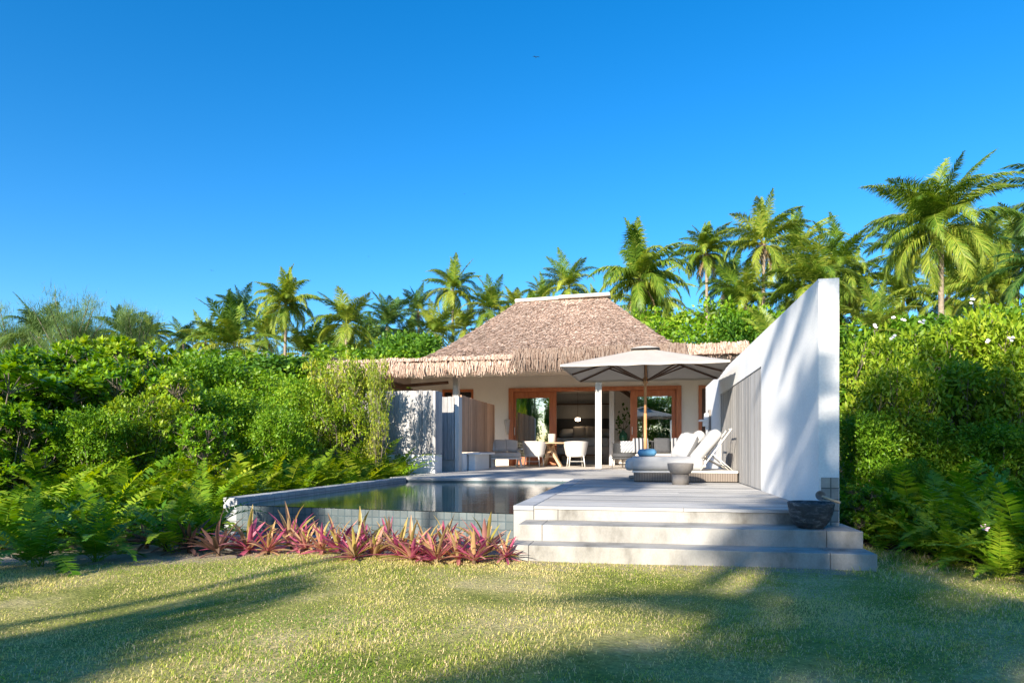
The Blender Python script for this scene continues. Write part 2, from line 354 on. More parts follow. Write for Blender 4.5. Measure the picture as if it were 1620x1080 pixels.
xs = [-600, -200, -60]+[-20+i*.5 for i in range(81)]+[60, 200, 600]; ys = [-600, -100, -30]+[-8+i*.5 for i in range(60)]+[60, 200, 900]
def gz(x, y):
    return LAWN+.012*math.sin(x*1.7+y)+.010*math.sin(y*2.3-x*.8) if abs(x) < 21 and -9 < y < 23 else LAWN-.02
for y in ys:
    for x in xs: g.v.append((x, y, gz(x, y)))
nx = len(xs)
for j in range(len(ys)-1):
    for i in range(nx-1): a = j*nx+i; g.f.append((a, a+1, a+nx+1, a+nx))
o = g.build('ground', M['ground'], smooth=2); o['kind'] = 'structure'
# dark leafy bed soil under the planting
def soil_sheet(name, pts, z=LAWN+.03):
    m = MB(); m.add([(x, y, z) for x, y in pts]+[(x, y, z-.06) for x, y in pts], [tuple(range(len(pts)))]); n = len(pts)
    for i in range(n): m.f.append((i, i+n, (i+1) % n+n, (i+1) % n))
    o = m.build(name, M['soil']); o['kind'] = 'structure'; return o
soil_sheet('bed_soil', [(-60, -2), (-9, 3.3), (-6.6, 4.6), (-5.2, 5.55), (-4.85, 6.3), (-4.85, 60), (-60, 60)])
soil_sheet('bed_soil', [(1.9, 60), (1.9, 7.3), (2.5, 6.7), (3.0, 5.7), (3.5, 5.0), (4.6, 4.2), (7, 3), (60, -2), (60, 60)])

rng = np.random.default_rng(5)
def vnoise(x, y, s=1.0, seed=0):
    r = np.random.default_rng(seed); v = np.zeros_like(x)
    for k in range(6):
        a = r.uniform(0, 2*PI); f = s*(1+.7*k); v += np.sin((x*np.cos(a)+y*np.sin(a))*f+r.uniform(0, 6))/(1+.5*k)
    return v
def make_grass(n, seed, region, lmin, lmax, wd):
    r = np.random.default_rng(seed); t = r.uniform(region[0]**2, region[1]**2, n)**.5; px = r.uniform(region[2], region[3], n)
    u = (px-810)/1080; x = t*(-SN+CS*u); y = t*(CS+SN*u)
    den = vnoise(x, y, 2.2, 3)+vnoise(x, y, 9, 4)*.5
    keep = (den+r.normal(0, 1.1, n) > -1.1)
    keep &= ~((x > -1.12) & (x < 1.80) & (y > 5.66))               # steps
    bare = y+vnoise(x, y, 3.3, 8)*.12+(x < -.8)*.25-3*(x > 1.6)+((-x-3).clip(0, 5))*.50
    keep &= (bare+r.normal(0, .12, n) < 6.0)
    keep &= ~((x < -4.6) & (y > 5.4+(x+4.6)*.55)) & ~((x > 1.85) & (y > 7.35-(x-1.85)*1.25))
    x = x[keep]; y = y[keep]; n = len(x); t = t[keep]
    L = r.uniform(lmin, lmax, n)*(1+.25*vnoise(x, y, 3, 5).clip(-1, 1.5)); az = r.uniform(0, 2*PI, n); lean = r.uniform(.5, 1.5, n)
    w_ = wd*r.uniform(.7, 1.4, n); d = np.stack([np.cos(az), np.sin(az), np.zeros(n)], 1); sd = np.stack([-np.sin(az), np.cos(az), np.zeros(n)], 1)
    base = np.stack([x, y, LAWN+.012*np.sin(x*1.7+y)+.010*np.sin(y*2.3-x*.8)-.004], 1); up = np.array([0, 0, 1.0])
    mid = base+d*(L*.35*np.sin(lean))[:, None]+up*(L*.55*np.cos(lean*.6))[:, None]
    tip = base+d*(L*.9*np.sin(lean))[:, None]+up*(L*.9*np.cos(lean))[:, None]
    V = np.stack([base-sd*w_[:, None], base+sd*w_[:, None], mid+sd*w_[:, None]*.8, mid-sd*w_[:, None]*.8, tip], 1).reshape(-1, 3)
    i = np.arange(n)*5; q = np.stack([i, i+1, i+2, i+3], 1); tr = np.stack([i+3, i+2, i+4], 1)
    tint = vnoise(x, y, 1.6, 11)*.20+vnoise(x, y, 5, 12)*.11+.20+r.normal(0, .10, n)
    return V, q, tr, np.repeat(tint, 5)
M['grass'] = leafmat('grass_blade', (.12, .27, .018), (.42, .46, .075), (.78, .67, .26), .25, .8, .05, dead=((.76, .60, .33), .69))
parts = [make_grass(430000, 1, (2.3, 7.6, -60, 1700), .010, .030, .0013), make_grass(9000, 2, (4.8, 8.2, 1340, 1640), .03, .08, .0025)]
V = []; Q = []; T = []; TI = []; off = 0
for v, q, t_, ti in parts: V.append(v); Q.append(q+off); T.append(t_+off); TI.append(ti); off += len(v)
me = npmesh('grass', np.concatenate(V), np.concatenate(Q), np.concatenate(T), np.concatenate(TI))
o = link('grass', me, M['grass']); tag(o, 'short patchy green and straw coloured lawn grass in the foreground', 'grass', kind='stuff')

# ------------------------------------------------------------ steps, deck, pool
FY = 6.42; WX = 1.54; WT = .17
t = thing('stone_steps', 'three broad pale stone steps leading up to the deck', 'steps', (0, 6.0, LAWN))
def slabs(x0, x1, y0, y1, z0, z1, cuts):
    m = MB(); c = [x0]+cuts+[x1]
    for a, b in zip(c[:-1], c[1:]): m.box(a+.0015, b-.0015, y0, y1, z0, z1)
    return m
slabs(-1.10, 1.79, 5.68, 6.55, LAWN-.1, -.27, [-.93, 1.45]).build('lower_step', M['concrete'], t, True, bevel=.006)
slabs(-1.08, 1.78, 5.99, 6.6, -.30, -.13, [-.86, 1.50]).build('middle_step', M['concrete'], t, True, bevel=.006)
slabs(-1.0, WX-.003, FY, 6.9, -.2, -.028, [-.77]).build('top_step', M['concrete'], t, True, bevel=.005)

dk = MB(); y = FY-.012; rr = random.Random(3)
while y < 12.38:
    y1 = min(y+.118, 12.40); cuts = sorted([rr.uniform(-.6, 1.2)]) if rr.random() < .5 else []
    c = [-.998]+cuts+[WX-.004]
    for a, b in zip(c[:-1], c[1:]): dk.box(a+.002, b-.002, y, y1-.006, -.028, rr.uniform(-.0015, .001))
    y = y1
while y < 17.9:
    y1 = y+.118; cuts = sorted([rr.uniform(-3.8, -2), rr.uniform(-1, 1)]); c = [-4.72]+cuts+[WX-.004]
    for a, b in zip(c[:-1], c[1:]): dk.box(a+.002, b-.002, y, y1-.006, -.028, rr.uniform(-.0015, .001))
    y = y1
o = dk.build('deck', M['deck']); tag(o, 'weathered grey timber sun deck of long narrow boards beside the pool', 'deck')
u_ = MB().box(-.99, WX-.01, 6.95, 12.39, -.5, -.034).box(-4.7, WX-.01, 12.62, 17.9, -.5, -.034)
o = u_.build('deck_base', M['void']); o['kind'] = 'structure'
o = MB().box(-7.9, 3.2, 17.96, 27.6, -.5, -.004).build('terrace', M['terrace']); o['kind'] = 'structure'

PX0, PX1, PY1 = -4.40, -1.20, 12.40; FL = 6.86
t = thing('swimming_pool', 'long dark tiled plunge pool with an overflow front edge beside the deck', 'swimming pool', (-2.8, 9, LAWN))
def prism(pts, z0, z1):
    n = len(pts); m = MB(); return m.add([(x, y, z0) for x, y in pts]+[(x, y, z1) for x, y in pts], [tuple(range(n))[::-1], tuple(range(n, 2*n))]+[(i, (i+1) % n, (i+1) % n+n, i+n) for i in range(n)])
prism([(PX0, FL), (PX1, FY+.02), (PX1, FY+.20), (PX0, FL+.18)], LAWN-.2, -.085).build('front_wall', M['tile'], t, True)
m = MB(); y = FL+.01
while y < PY1: m.box(PX0-.17, PX0, y, min(y+.36, PY1)-.004, -.26, 0); y += .36
m.build('left_coping', M['coping'], t, True, bevel=.006)
MB().box(PX0-.16, PX0-.012, FL+.015, PY1+.2, LAWN-.2, -.262).build('left_wall', M['coping'], t, True)
MB().box(PX0+.001, PX0+.012, FL+.21, PY1, -.6, -.022).build('side_tiles', M['tile_side'], t, True)
m = MB(); y = FY
while y < PY1: m.box(PX1, -1.003, y, min(y+.5, PY1)-.004, -.045, .002); y += .5
m.build('right_coping', M['coping'], t, True, bevel=.005)
MB().box(PX1+.003, -1.005, FY+.002, PY1, -.6, -.048).build('right_wall', M['concrete'], t, True)
m = MB(); x = PX0
while x < -1.0: m.box(x, min(x+.5, -1.003)-.004, PY1+.003, PY1+.21, -.05, .002); x += .5
m.build('back_coping', M['coping'], t, True, bevel=.005)
MB().box(PX0+.02, PX1, PY1-.004, PY1+.2, -.6, -.052).build('back_wall', M['tile_back'], t, True)
MB().box(PX0+.02, PX1, PY1-.30, PY1-.01, -.6, -.098).build('ledge', M['tile_back'], t, True)
MB().box(PX0+.01, PX1, FY+.2, PY1, -1.5, -1.4).build('pool_floor', M['tile_back'], t, True)
m = MB().add([(PX0+.013, FL-.006, -.078), (PX1-.001, FY+.012, -.078), (PX1-.001, PY1-.005, -.078), (PX0+.013, PY1-.005, -.078)], [(0, 1, 2, 3)])
o = m.build('water', M['water'], t, True)
# pebble channel at the foot of the overflow wall
t = thing('overflow_channel', 'low stone overflow channel at the foot of the tiled pool wall', 'channel', (-2.8, 6.2, LAWN))
prism([(-4.55, 6.52), (-1.13, 6.10), (-1.13, 6.16), (-4.55, 6.58)], LAWN-.1, -.33).build('kerb', M['rock'], t, True, bevel=.01)
def blob(r, sx, sy, sz, seed, n=8):
    rr = random.Random(seed); m = MB(); ph = [rr.uniform(0, 6) for _ in range(4)]
    pr = [(math.sin(PI*i/n), -math.cos(PI*i/n)) for i in range(n+1)]
    for k, (a, b) in enumerate(pr):
        for j in range(12):
            q = 2*PI*j/12; wv = 1+.12*math.sin(2*q+ph[0]+b*2)+.08*math.sin(3*q+ph[1]-b*3)
            m.v.append((r*sx*max(a, .02)*math.cos(q)*wv, r*sy*max(a, .02)*math.sin(q)*wv, r*sz*b))
    for k in range(n):
        for j in range(12): a = k*12+j; b2 = k*12+(j+1) % 12; m.f.append((a, b2, b2+12, a+12))
    return m
rr = random.Random(9); pb = MB()
for i in range(520):
    s = rr.uniform(.012, .024); q = blob(1, s*1.2, s, s*.6, i, 4)
    xx = rr.uniform(-4.45, -1.2); xf(q, (xx, rr.uniform(6.18, 6.42)-(xx+1.2)*.13, -.375+rr.uniform(0, .03)), (0, 0, rr.uniform(0, 3))); pb.add(q.v, q.f)
M['pebble'] = mottled('green_pebbles', [(.3, (.06, .09, .085)), (.7, (.16, .20, .19))], 8, bs=0, rough=.35, island=.5)
o = pb.build('pebbles', M['pebble'], smooth=2); tag(o, 'dark green pebbles filling the overflow channel below the pool wall', 'pebbles', kind='stuff')
for i, (px, py, r_) in enumerate([(352, 846, .13), (382, 850, .12)]):
    x, y = GZ(px, py, LAWN+.1); q = blob(r_, 1.2, .8, .7, 40+i, 10); o = q.build('rock', M['rock'], smooth=2); o.location = (x, y-.05, LAWN+.05)
    tag(o, ['pale grey rock behind the bronze leaved plants, left of a pair', 'pale grey rock against the pool wall end, right of a pair'][i], 'rock', 'rocks at the pool corner')

# ------------------------------------------------------------ big white wall
WY0, WY1, WH = FY, 17.1, 2.04
CY0, CY1, CH = 9.35, 14.0, 1.62
t = thing('garden_wall', 'tall white rendered privacy wall running back along the deck', 'wall', (WX, 9, 0))
MB().box(WX+.035, WX+WT, WY0, WY1, -.6, WH).box(WX, WX+.035, WY0, CY0, -.13, WH).box(WX, WX+.035, CY1, WY1, -.13, WH).box(WX, WX+.035, CY0, CY1, CH, WH).build('wall', M['plaster'], t, True)
m = MB(); y = CY0+.004; rr = random.Random(8)
while y < CY1-.03:
    w_ = min(rr.choice([.13, .15, .11]), CY1-.004-y); m.box(WX+rr.uniform(.010, .014), WX+.034, y, y+w_-.006, .004, CH-.02); y += w_
m.build('cladding', M['greywood'], t, True)
MB().box(WX+.020, WX+WT-.006, FY-.010, FY-.0005, -.128, .29).build('stone_tiles', M['walltile'], t, True)

# ------------------------------------------------------------ house
HF = 22.0      # facade plane
XL, XR = XY(650, HF)[0], 2.7
DX0, DX1 = XY(805, HF)[0], XY(1078, HF)[0]; DZ = 2.53
house = thing('villa', 'single storey beige villa with a shaggy thatched hip roof and timber sliding doors', 'villa', (0, HF, 0))
WN0, WN1 = XY(700, HF)[0], XY(749, HF)[0]
MB().box(XL, DX0, HF, HF+.25, 0, 1.4).box(XL, WN0, HF, HF+.25, 1.4, 3.1).box(WN1, DX0, HF, HF+.25, 1.4, 3.1).box(WN0, WN1, HF, HF+.25, 2.52, 3.1)\
    .box(DX0, DX1, HF, HF+.25, DZ, 3.1).box(DX1, XR, HF, HF+.25, 0, 3.1).box(XL, XL+.25, HF+.25, 28, 0, 3.1).box(XR-.25, XR, HF+.25, 28, 0, 3.1).build('wall', M['beige'], house, True)
# soffit under the eaves
MB().box(XL, XR+1.0, 18.2, HF-.002, 2.92, 2.96).build('soffit', M['roomwall'], house, True)
# small window
o = MB().box(WN0, WN0+.07, HF-.03, HF+.2, 1.4, 2.52).box(WN1-.07, WN1, HF-.03, HF+.2, 1.4, 2.52).box(WN0+.07, WN1-.07, HF-.03, HF+.2, 2.44, 2.52).box((WN0+WN1)/2-.2, (WN0+WN1)/2-.1, HF-.03, HF+.2, 1.4, 2.44).build('window', M['timber'], house, True)
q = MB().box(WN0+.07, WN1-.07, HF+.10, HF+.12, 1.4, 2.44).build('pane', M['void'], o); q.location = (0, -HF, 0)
X1106 = XY(1105, HF)[0]
o = MB().box(X1106, X1106+.10, HF-.05, HF-.001, .9, 2.52).box(X1106+.10, X1106+.5, HF-.05, HF-.001, 2.42, 2.52).build('window', M['timber'], house, True)
q = MB().box(X1106+.10, X1106+.5, HF-.02, HF-.003, .9, 2.42).build('pane', M['darkwood'], o); q.location = (0, -HF, 0)
# door frame
fr = MB().box(DX0, DX0+.16, HF-.06, HF+.24, 0, DZ).box(DX1-.16, DX1, HF-.06, HF+.24, 0, DZ).box(DX0+.16, DX1-.16, HF-.06, HF+.24, DZ-.12, DZ)
fr.build('door_frame', M['timber'], house, True, bevel=.006)
def slider(px0, px1, yy, stile, name='sliding_door', curt=None):
    x0 = XY(px0, HF)[0]; x1 = XY(px1, HF)[0]; z1 = DZ-.125
    o = MB().box(x0, x0+stile[0], yy, yy+.06, .03, z1).box(x1-stile[1], x1, yy, yy+.06, .03, z1).box(x0+stile[0], x1-stile[1], yy, yy+.06, z1-.20, z1).box(x0+stile[0], x1-stile[1], yy, yy+.06, .03, .28).build(name, M['timber'], house, True)
    q = MB().box(x0+stile[0], x1-stile[1], yy+.026, yy+.034, .28, z1-.20).build('pane', M['glass'], o); q.location = (0, -HF, 0)
    h = MB().tube([(x0+.06, yy-.05, 1.0), (x0+.06, yy-.05, 1.25)], .012).build('handle', M['white_metal'], o); h.location = (0, -HF, 0)
slider(811.5, 880, HF+.03, (.10, .23)); slider(869, 876, HF+.11, (.08, .02))
slider(997, 1069, HF+.03, (.22, .12))
# transom strip and interior
it = thing('bedroom_shell', None, None, (0, 24, 0)); it.parent = None
bpy.data.objects.remove(it)
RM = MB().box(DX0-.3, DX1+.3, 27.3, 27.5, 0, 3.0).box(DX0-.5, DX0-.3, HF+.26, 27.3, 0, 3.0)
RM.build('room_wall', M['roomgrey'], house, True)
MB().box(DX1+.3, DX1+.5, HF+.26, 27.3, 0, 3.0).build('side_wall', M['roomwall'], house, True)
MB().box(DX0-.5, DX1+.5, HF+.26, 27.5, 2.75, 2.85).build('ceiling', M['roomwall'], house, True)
xa = XY(964, HF+1.2)[0]
MB().box(xa, xa+.17, HF+1.1, HF+1.27, 0, 2.75).build('room_post', M['plaster'], house, True)
xb = XY(973, HF+2.2)[0]
MB().box(xb, XY(1003, HF+2.2)[0]+.35, HF+2.2, HF+2.3, 0, 2.75).build('partition', M['roomwall'], house, True)
MB().bar((xa+.1, HF+.9, 2.72), (xa+.75, HF+2.1, 2.35), .09, .12).build('rafter', M['darkwood'], house, True)
xh0, xh1 = XY(878, 27.0)[0], XY(966, 27.0)[0]
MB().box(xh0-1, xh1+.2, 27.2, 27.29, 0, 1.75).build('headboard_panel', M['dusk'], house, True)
MB().box(xh0-1, xh1+.3, 27.15, 27.29, 2.3, 2.34).build('wall_ledge', M['darkwood'], house, True)
# verandah posts
for px, yb in ((947, 18.95), (722, 18.95)):
    x = XY(px, yb)[0]; MB().box(x-.085, x+.085, yb-.085, yb+.085, 0, 2.92).build('post', M['post'], house, True, bevel=.006)
# eave struts at the left end
for a, b in (((-8.6, 19.6, 2.35), (-6.3, 21.9, 2.75)), ((-8.0, 19.0, 2.15), (-6.7, 21.0, 2.2)), ((-7.6, 19.4, 2.5), (-6.6, 21.9, 2.25))):
    MB().bar(a, b, .07, .10).build('eave_strut', M['darkwood'], house, True)
# --- thatched roof: concave hip over a wide low skirt
def roofsurf(base, top, z0, z1, curve=1.25):
    """base, top = (x0,x1,y0,y1); returns function (side, s along, v up)->point"""
    def rect(v):
        k = v**(1/curve)
        return [base[i]+(top[i]-base[i])*v for i in range(4)], z0+(z1-z0)*v**curve
    def fn(side, s, v):
        (x0, x1, y0, y1), z = rect(v)
        return {0: (x0+(x1-x0)*s, y0, z), 1: (x1, y0+(y1-y0)*s, z), 2: (x1+(x0-x1)*s, y1, z), 3: (x0, y1+(y0-y1)*s, z)}[side]
    return fn
EY = 17.8
ex0, ex1 = XY(672, EY+.8)[0], XY(1092, EY+.6)[0]
rx0, rx1 = XY(822, 22.3)[0], XY(960, 22.3)[0]; rz = zt(474, 22.3)
sx0, sx1 = XY(520, EY)[0], XY(1186, EY)[0]
main = roofsurf((ex0, ex1, EY+.35, 27.4), (rx0, rx1, 22.2, 22.6), 3.02, rz, 1.12)
skirt = roofsurf((sx0, sx1, EY, 28.4), (sx0+1.6, sx1-1.2, EY+1.4, 27.0), 2.90, 3.08, 1.0)
core = MB()
for f_ in (main, skirt):
    for side in range(4): core.grid(lambda a, b, f_=f_, side=side: f_(side, a, b), 24, 10)
roof = core.build('roof', M['thatch'], house, True)
def flakes(fn, sides, n, seed, L=(.08, .20), W=(.014, .038), vr=(0, 1)):
    r = np.random.default_rng(seed); V = []; 
    for k in range(n):
        side = sides[k % len(sides)]; s = r.random(); v = vr[0]+(vr[1]-vr[0])*(1-r.random()**.75 if vr == (0, 1) else r.random())
        p = np.array(fn(side, s, v)); p2 = np.array(fn(side, s, max(0, v-.02))); p3 = np.array(fn(side, min(1, s+.01), v))
        dn = p2-p; dn /= np.linalg.norm(dn)+1e-9; sd = p3-p; sd /= np.linalg.norm(sd)+1e-9; nr = np.cross(dn, sd); nr *= np.sign(nr[2]+1e-9)
        l_ = r.uniform(*L); w_ = r.uniform(*W); dn = dn+sd*r.normal(0, .28)
        a = p+nr*.01; b = a+dn*l_+nr*r.uniform(-.01, .035)
        V += [a-sd*w_, a+sd*w_, b+sd*w_*.7, b-sd*w_*.7]
    V = np.array(V); q = np.arange(len(V)).reshape(-1, 4); return V, q
def to_local(V): return V-np.array(house.location)
V1, Q1 = flakes(main, [0, 0, 0, 1, 3], 44000, 1)
me = npmesh('thatch_surface', to_local(V1), Q1); link('thatch_surface', me, M['thatch'], house)
V1, Q1 = flakes(skirt, [0, 0, 0, 1, 3], 14000, 2); me = npmesh('skirt_thatch', to_local(V1), Q1); link('skirt_thatch', me, M['thatch'], house)
def fringe(p0, p1, n, seed, lmin=.22, lmax=.5, layers=4, out=(0, -1)):
    n = int(n*1.9)
    r = np.random.default_rng(seed); V = []; p0 = np.array(p0, float); p1 = np.array(p1, float); d = (p1-p0)/np.linalg.norm(p1-p0)
    for k in range(n):
        s = r.random(); lay = r.integers(layers); p = p0+(p1-p0)*s+np.array([out[0], out[1], 0])*(-.03*lay+r.normal(0, .025)); p[2] += .05*lay-.02+r.normal(0, .02)+.012*math.sin(s*23)
        l_ = r.uniform(lmin, lmax)*(1+.07*math.sin(s*60+seed)); w_ = r.uniform(.005, .016); lean = r.normal(0, .14); o_ = r.uniform(-.04, .10)
        b = p+d*lean*l_+np.array([out[0]*o_, out[1]*o_, -l_]); m_ = (p+b)/2+np.array([out[0], out[1], 0])*.04
        V += [p-d*w_, p+d*w_, m_+d*w_, m_-d*w_, m_-d*w_, m_+d*w_, b+d*w_*.5, b-d*w_*.5]
    V = np.array(V); return V, np.arange(len(V)).reshape(-1, 4)
xm = XY(818, EY)[0]; xw = XY(1085, EY)[0]
V1, Q1 = fringe((sx0, EY-.02, 2.85), (xm, EY-.02, 2.90), 5200, 3, .14, .36); link('eave_fringe', npmesh('eave_fringe', to_local(V1), Q1), M['thatchfringe'], house)
V1, Q1 = fringe((xm-.1, EY-.05, 3.03), (xw, EY-.05, 3.08), 3600, 4, .24, .46); o = link('eave_fringe', npmesh('eave_fringe', to_local(V1), Q1), M['thatchshade'], house); o['label'] = 'ragged fringe over the sliding doors, coloured dark as in shadow'
V1, Q1 = fringe((xw, EY+.1, 3.06), (sx1, EY+.1, 3.1), 1000, 5, .14, .24); link('eave_fringe', npmesh('eave_fringe', to_local(V1), Q1), M['thatchfringe'], house)
V1, Q1 = fringe((sx0, EY, 2.98), (sx0, 24, 2.98), 1500, 6, .2, .45, out=(-1, 0)); link('eave_fringe', npmesh('eave_fringe', to_local(V1), Q1), M['thatchfringe'], house)
xmid = (rx0+rx1)/2-.1
m = MB().bar((rx0-.12, 22.3, rz+.0), (xmid, 22.3, rz+.04), .50, .11).bar((xmid-.02, 22.3, rz+.06), (rx1+.12, 22.3, rz+.09), .54, .11)
m.build('ridge_cap', M['post'], house, True, bevel=.03)
# wall sconce cone near the doors, and shell sconce on the white wall
x = XY(803, HF)[0]
o = MB().lathe([(.045, 1.02), (.06, 1.1), (.10, 1.5)], (x, HF-.05), 16).build('wall_lamp', M['linen'], smooth=2); tag(o, 'slim cream cone shaped wall lamp on the beige facade beside the doors', 'wall lamp')
t = thing('wall_lamp', 'stepped pale stone lamp bracket on the far end of the white wall', 'wall lamp', (WX, 15.9, 1.0))
MB().box(-.05, -.002, -.12, .12, -.05, .42).build('back_plate', M['clay'], t, bevel=.01)
MB().box(-.26, -.05, -.11, .11, .16, .20).box(-.17, -.05, -.09, .09, .05, .16).box(-.11, -.05, -.07, .07, -.03, .05).box(-.14, -.05, -.08, .08, .20, .34).build('shade', M['plaster'], t, bevel=.008)

# ------------------------------------------------------------ left screens
def boardwall(m, x0, x1, y0, y1, z0, z1, axis, seed, bw=.1):
    rr = random.Random(seed); a = x0 if axis == 'x' else y0; e = x1 if axis == 'x' else y1
    while a < e-.02:
        w_ = min(bw*rr.uniform(.85, 1.15), e-a)
        j = rr.uniform(0, .006)
        if axis == 'x': m.box(a, a+w_-.005, y0-j, y1, z0, z1+rr.uniform(-.006, .006))
        else: m.box(x0, x1+j, a, a+w_-.005, z0, z1+rr.uniform(-.006, .006))
        a += w_
t = thing('privacy_screen', 'silvery vertical board screen with leaf shadows at the back of the pool', 'screen', (-5.6, 14.8, 0))
m = MB(); boardwall(m, -7.3, -4.62, 14.78, 14.82, .44, 1.86, 'x', 1); m.build('boards', M['greywood'], t, True)
MB().box(-7.3, -4.62, 14.83, 14.93, -.3, 1.84).box(-7.3, -4.62, 14.80, 14.83, -.3, .415).build('core', M['plaster'], t, True)
m = MB(); boardwall(m, -4.60, -4.56, 14.80, 15.36, .44, 1.86, 'y', 2, .14); m.build('end_boards', M['greywood'], t, True)
MB().box(-4.617, -4.605, 14.80, 15.36, -.3, 1.85).box(-4.604, -4.566, 14.80, 15.36, -.3, .415).build('end_plinth', M['plaster'], t, True)
t = thing('privacy_screen', 'narrow silvery board screen set back between the pool screen and the cedar fence', 'screen', (-4.9, 16.6, 0))
m = MB(); boardwall(m, -5.6, -4.42, 15.90, 15.94, .28, 1.80, 'x', 4); m.build('boards', M['greywood'], t, True)
MB().box(-5.6, -4.42, 15.945, 16.05, -.3, 1.78).box(-5.6, -4.42, 15.91, 15.944, -.3, .26).build('plinth', M['concrete'], t, True)
t = thing('cedar_fence', 'warm cedar board fence running back from the pool screens towards the villa', 'fence', (-4.35, 18, 0))
MB().box(-4.41, -4.31, 15.90, 16.22, 0, 1.81).build('end_post', M['post'], t, True, bevel=.008)
m = MB(); boardwall(m, -4.36, -4.33, 16.23, 20.1, .46, 1.86, 'y', 5, .15); m.build('boards', M['cedar'], t, True)
MB().box(-4.40, -4.30, 16.23, 20.1, 0, .44).build('plinth', M['plaster'], t, True)
t = thing('stone_bench', 'low white stone bench top beside the cedar fence', 'bench', (-4.15, 17.3, 0))
MB().box(-4.28, -3.95, 16.6, 18.4, .40, .45).build('seat', M['plaster'], t, True, bevel=.01)
MB().box(-4.27, -4.10, 16.7, 18.3, 0, .40).build('base', M['plaster'], t, True)
x, y = GZ(763, 739.5)
o = MB().box(-.22, .22, -.22, .22, 0, .46).build('cube_table', M['clay'], bevel=.012); o.location = (x, y, 0); tag(o, 'square grey block side table standing left of the cushioned loveseat', 'side table')

# ------------------------------------------------------------ umbrella
ux, uy = .08, 12.85
um = thing('parasol', 'large square taupe parasol with a teak pole above the daybed', 'parasol', (ux, uy, 0), R(-2))
HW = 1.38; EZ = 1.97; TZ = 2.41
def canopy_pt(a, v):   # a angle 0..1, v 0 centre..1 edge
    an = a*2*PI; cx, cy = math.cos(an), math.sin(an); k = 1/max(abs(cx), abs(cy)); sag = .012*math.sin(4*PI*((a*8) % 1)*.5)**2
    r_ = HW*k*v; f = v
    return (cx*r_, cy*r_, TZ-(TZ-EZ)*(f**.93)-sag*v*(k < 5))
m = MB(); m.grid(lambda i, j: canopy_pt(i, .13+.87*j), 64, 8)
c = m.build('canopy', M['canvas'], um, smooth=2)
m = MB()
m.grid(lambda i, j: (lambda p: (p[0], p[1], p[2]-.035*j))(canopy_pt(i, 1.0)), 64, 1); m.build('hem', M['canvas'], c)
m = MB(); m.grid(lambda i, j: (lambda p: (p[0], p[1], TZ+.035-.075*(j**1.2)))(canopy_pt(i, .02+.17*j)), 32, 3); m.build('vent_cap', M['canvas'], c, smooth=2)
hub = (0, 0, 1.93)
MB().tube([(0, 0, .08), (0, 0, 1.20)], .030, 14).build('lower_pole', M['pole'], um, smooth=2)
MB().tube([(0, 0, 1.20), (0, 0, TZ-.02)], .026, 14).build('upper_pole', M['pole'], um, smooth=2)
MB().lathe([(.03, 1.74), (.05, 1.76), (.05, 1.84), (.035, 1.86)], n=16).build('hub', M['pole'], um, smooth=2)
MB().lathe([(.03, TZ-.10), (.05, TZ-.09), (.05, TZ-.04), (.02, TZ-.02)], n=16).build('top_hub', M['pole'], um, smooth=2)
for k in range(8):
    e = canopy_pt(k/8+1e-6, .985); mi = canopy_pt(k/8+1e-6, .52)
    rb = MB().bar((.03*math.cos(k*PI/4), .03*math.sin(k*PI/4), TZ-.08), (e[0], e[1], e[2]-.03), .022, .032).build('rib', M['darkwood'], um)
    MB().bar((.04*math.cos(k*PI/4), .04*math.sin(k*PI/4), 1.80), (mi[0], mi[1], mi[2]-.045), .018, .026).build('strut', M['darkwood'], rb)
MB().lathe([(.30, 0), (.30, .05), (.06, .07), (.045, .22)], n=24).build('base', M['clay'], um, smooth=1)

# ------------------------------------------------------------ daybed
db = thing('daybed', 'double white cushioned daybed with raised backrests on a woven base', 'daybed', (-.14, 11.42, 0))
MB().box(.02, 1.66, 0, 1.42, .012, .15).build('base', M['wicker'], db, bevel=.008)
MB().box(0, 1.67, -.012, 1.43, .152, .185).build('frame', M['white_metal'], db, bevel=.006)
def slab_cushion(w, d, h, r=.06):
    m = MB().box(-w/2, w/2, -d/2, d/2, 0, h); return m
def soft(name, w, d, h, mt, parent, loc, rot=(0, 0, 0), r=.07):
    m = slab_cushion(w, d, h); me = m.mesh(name); bm = bmesh.new(); bm.from_mesh(me)
    bmesh.ops.bevel(bm, geom=list(bm.edges), offset=min(r, h*.45), segments=5, affect='EDGES', profile=.5)
    rs = random.Random(int(w*1000)+int(loc[0]*100))
    for v in bm.verts: v.co += Vector((rs.uniform(-1, 1), rs.uniform(-1, 1), rs.uniform(-1, 1)))*.002
    bm.to_mesh(me); bm.free(); me.polygons.foreach_set('use_smooth', [True]*len(me.polygons))
    return link(name, me, mt, parent, loc, rot)
soft('mattress', 1.20, 1.40, .23, M['fabric'], db, (.55, .69, .187), r=.09)
soft('mattress_end', .16, 1.40, .20, M['fabric'], db, (-.05, .69, .187), (0, R(8), 0), r=.07)
ang = R(-50)
for k, yy in enumerate((.34, 1.06)):
    dx = -.03 if k == 0 else -.22
    b = soft('backrest', .66, .66, .19, M['fabric'], db, (1.28+dx, yy, .52), (0, ang, 0), r=.08)
    f = MB()
    p0 = Vector((1.02+dx+.10, yy-.31, .20)); p1 = Vector((1.60+dx, yy-.31, .86))
    for s_ in (0, .62): f.tube([p0+Vector((0, s_, 0)), p1+Vector((0, s_, 0))], .012, 8)
    f.tube([p1, p1+Vector((0, .62, 0))], .012, 8); f.tube([p0*.6+p1*.4, Vector((1.60, yy-.31, .19))], .009, 8); f.tube([p0*.6+p1*.4+Vector((0, .62, 0)), Vector((1.60, yy+.31, .19))], .009, 8)
    f.build('backrest_frame', M['white_metal'], db, smooth=2)
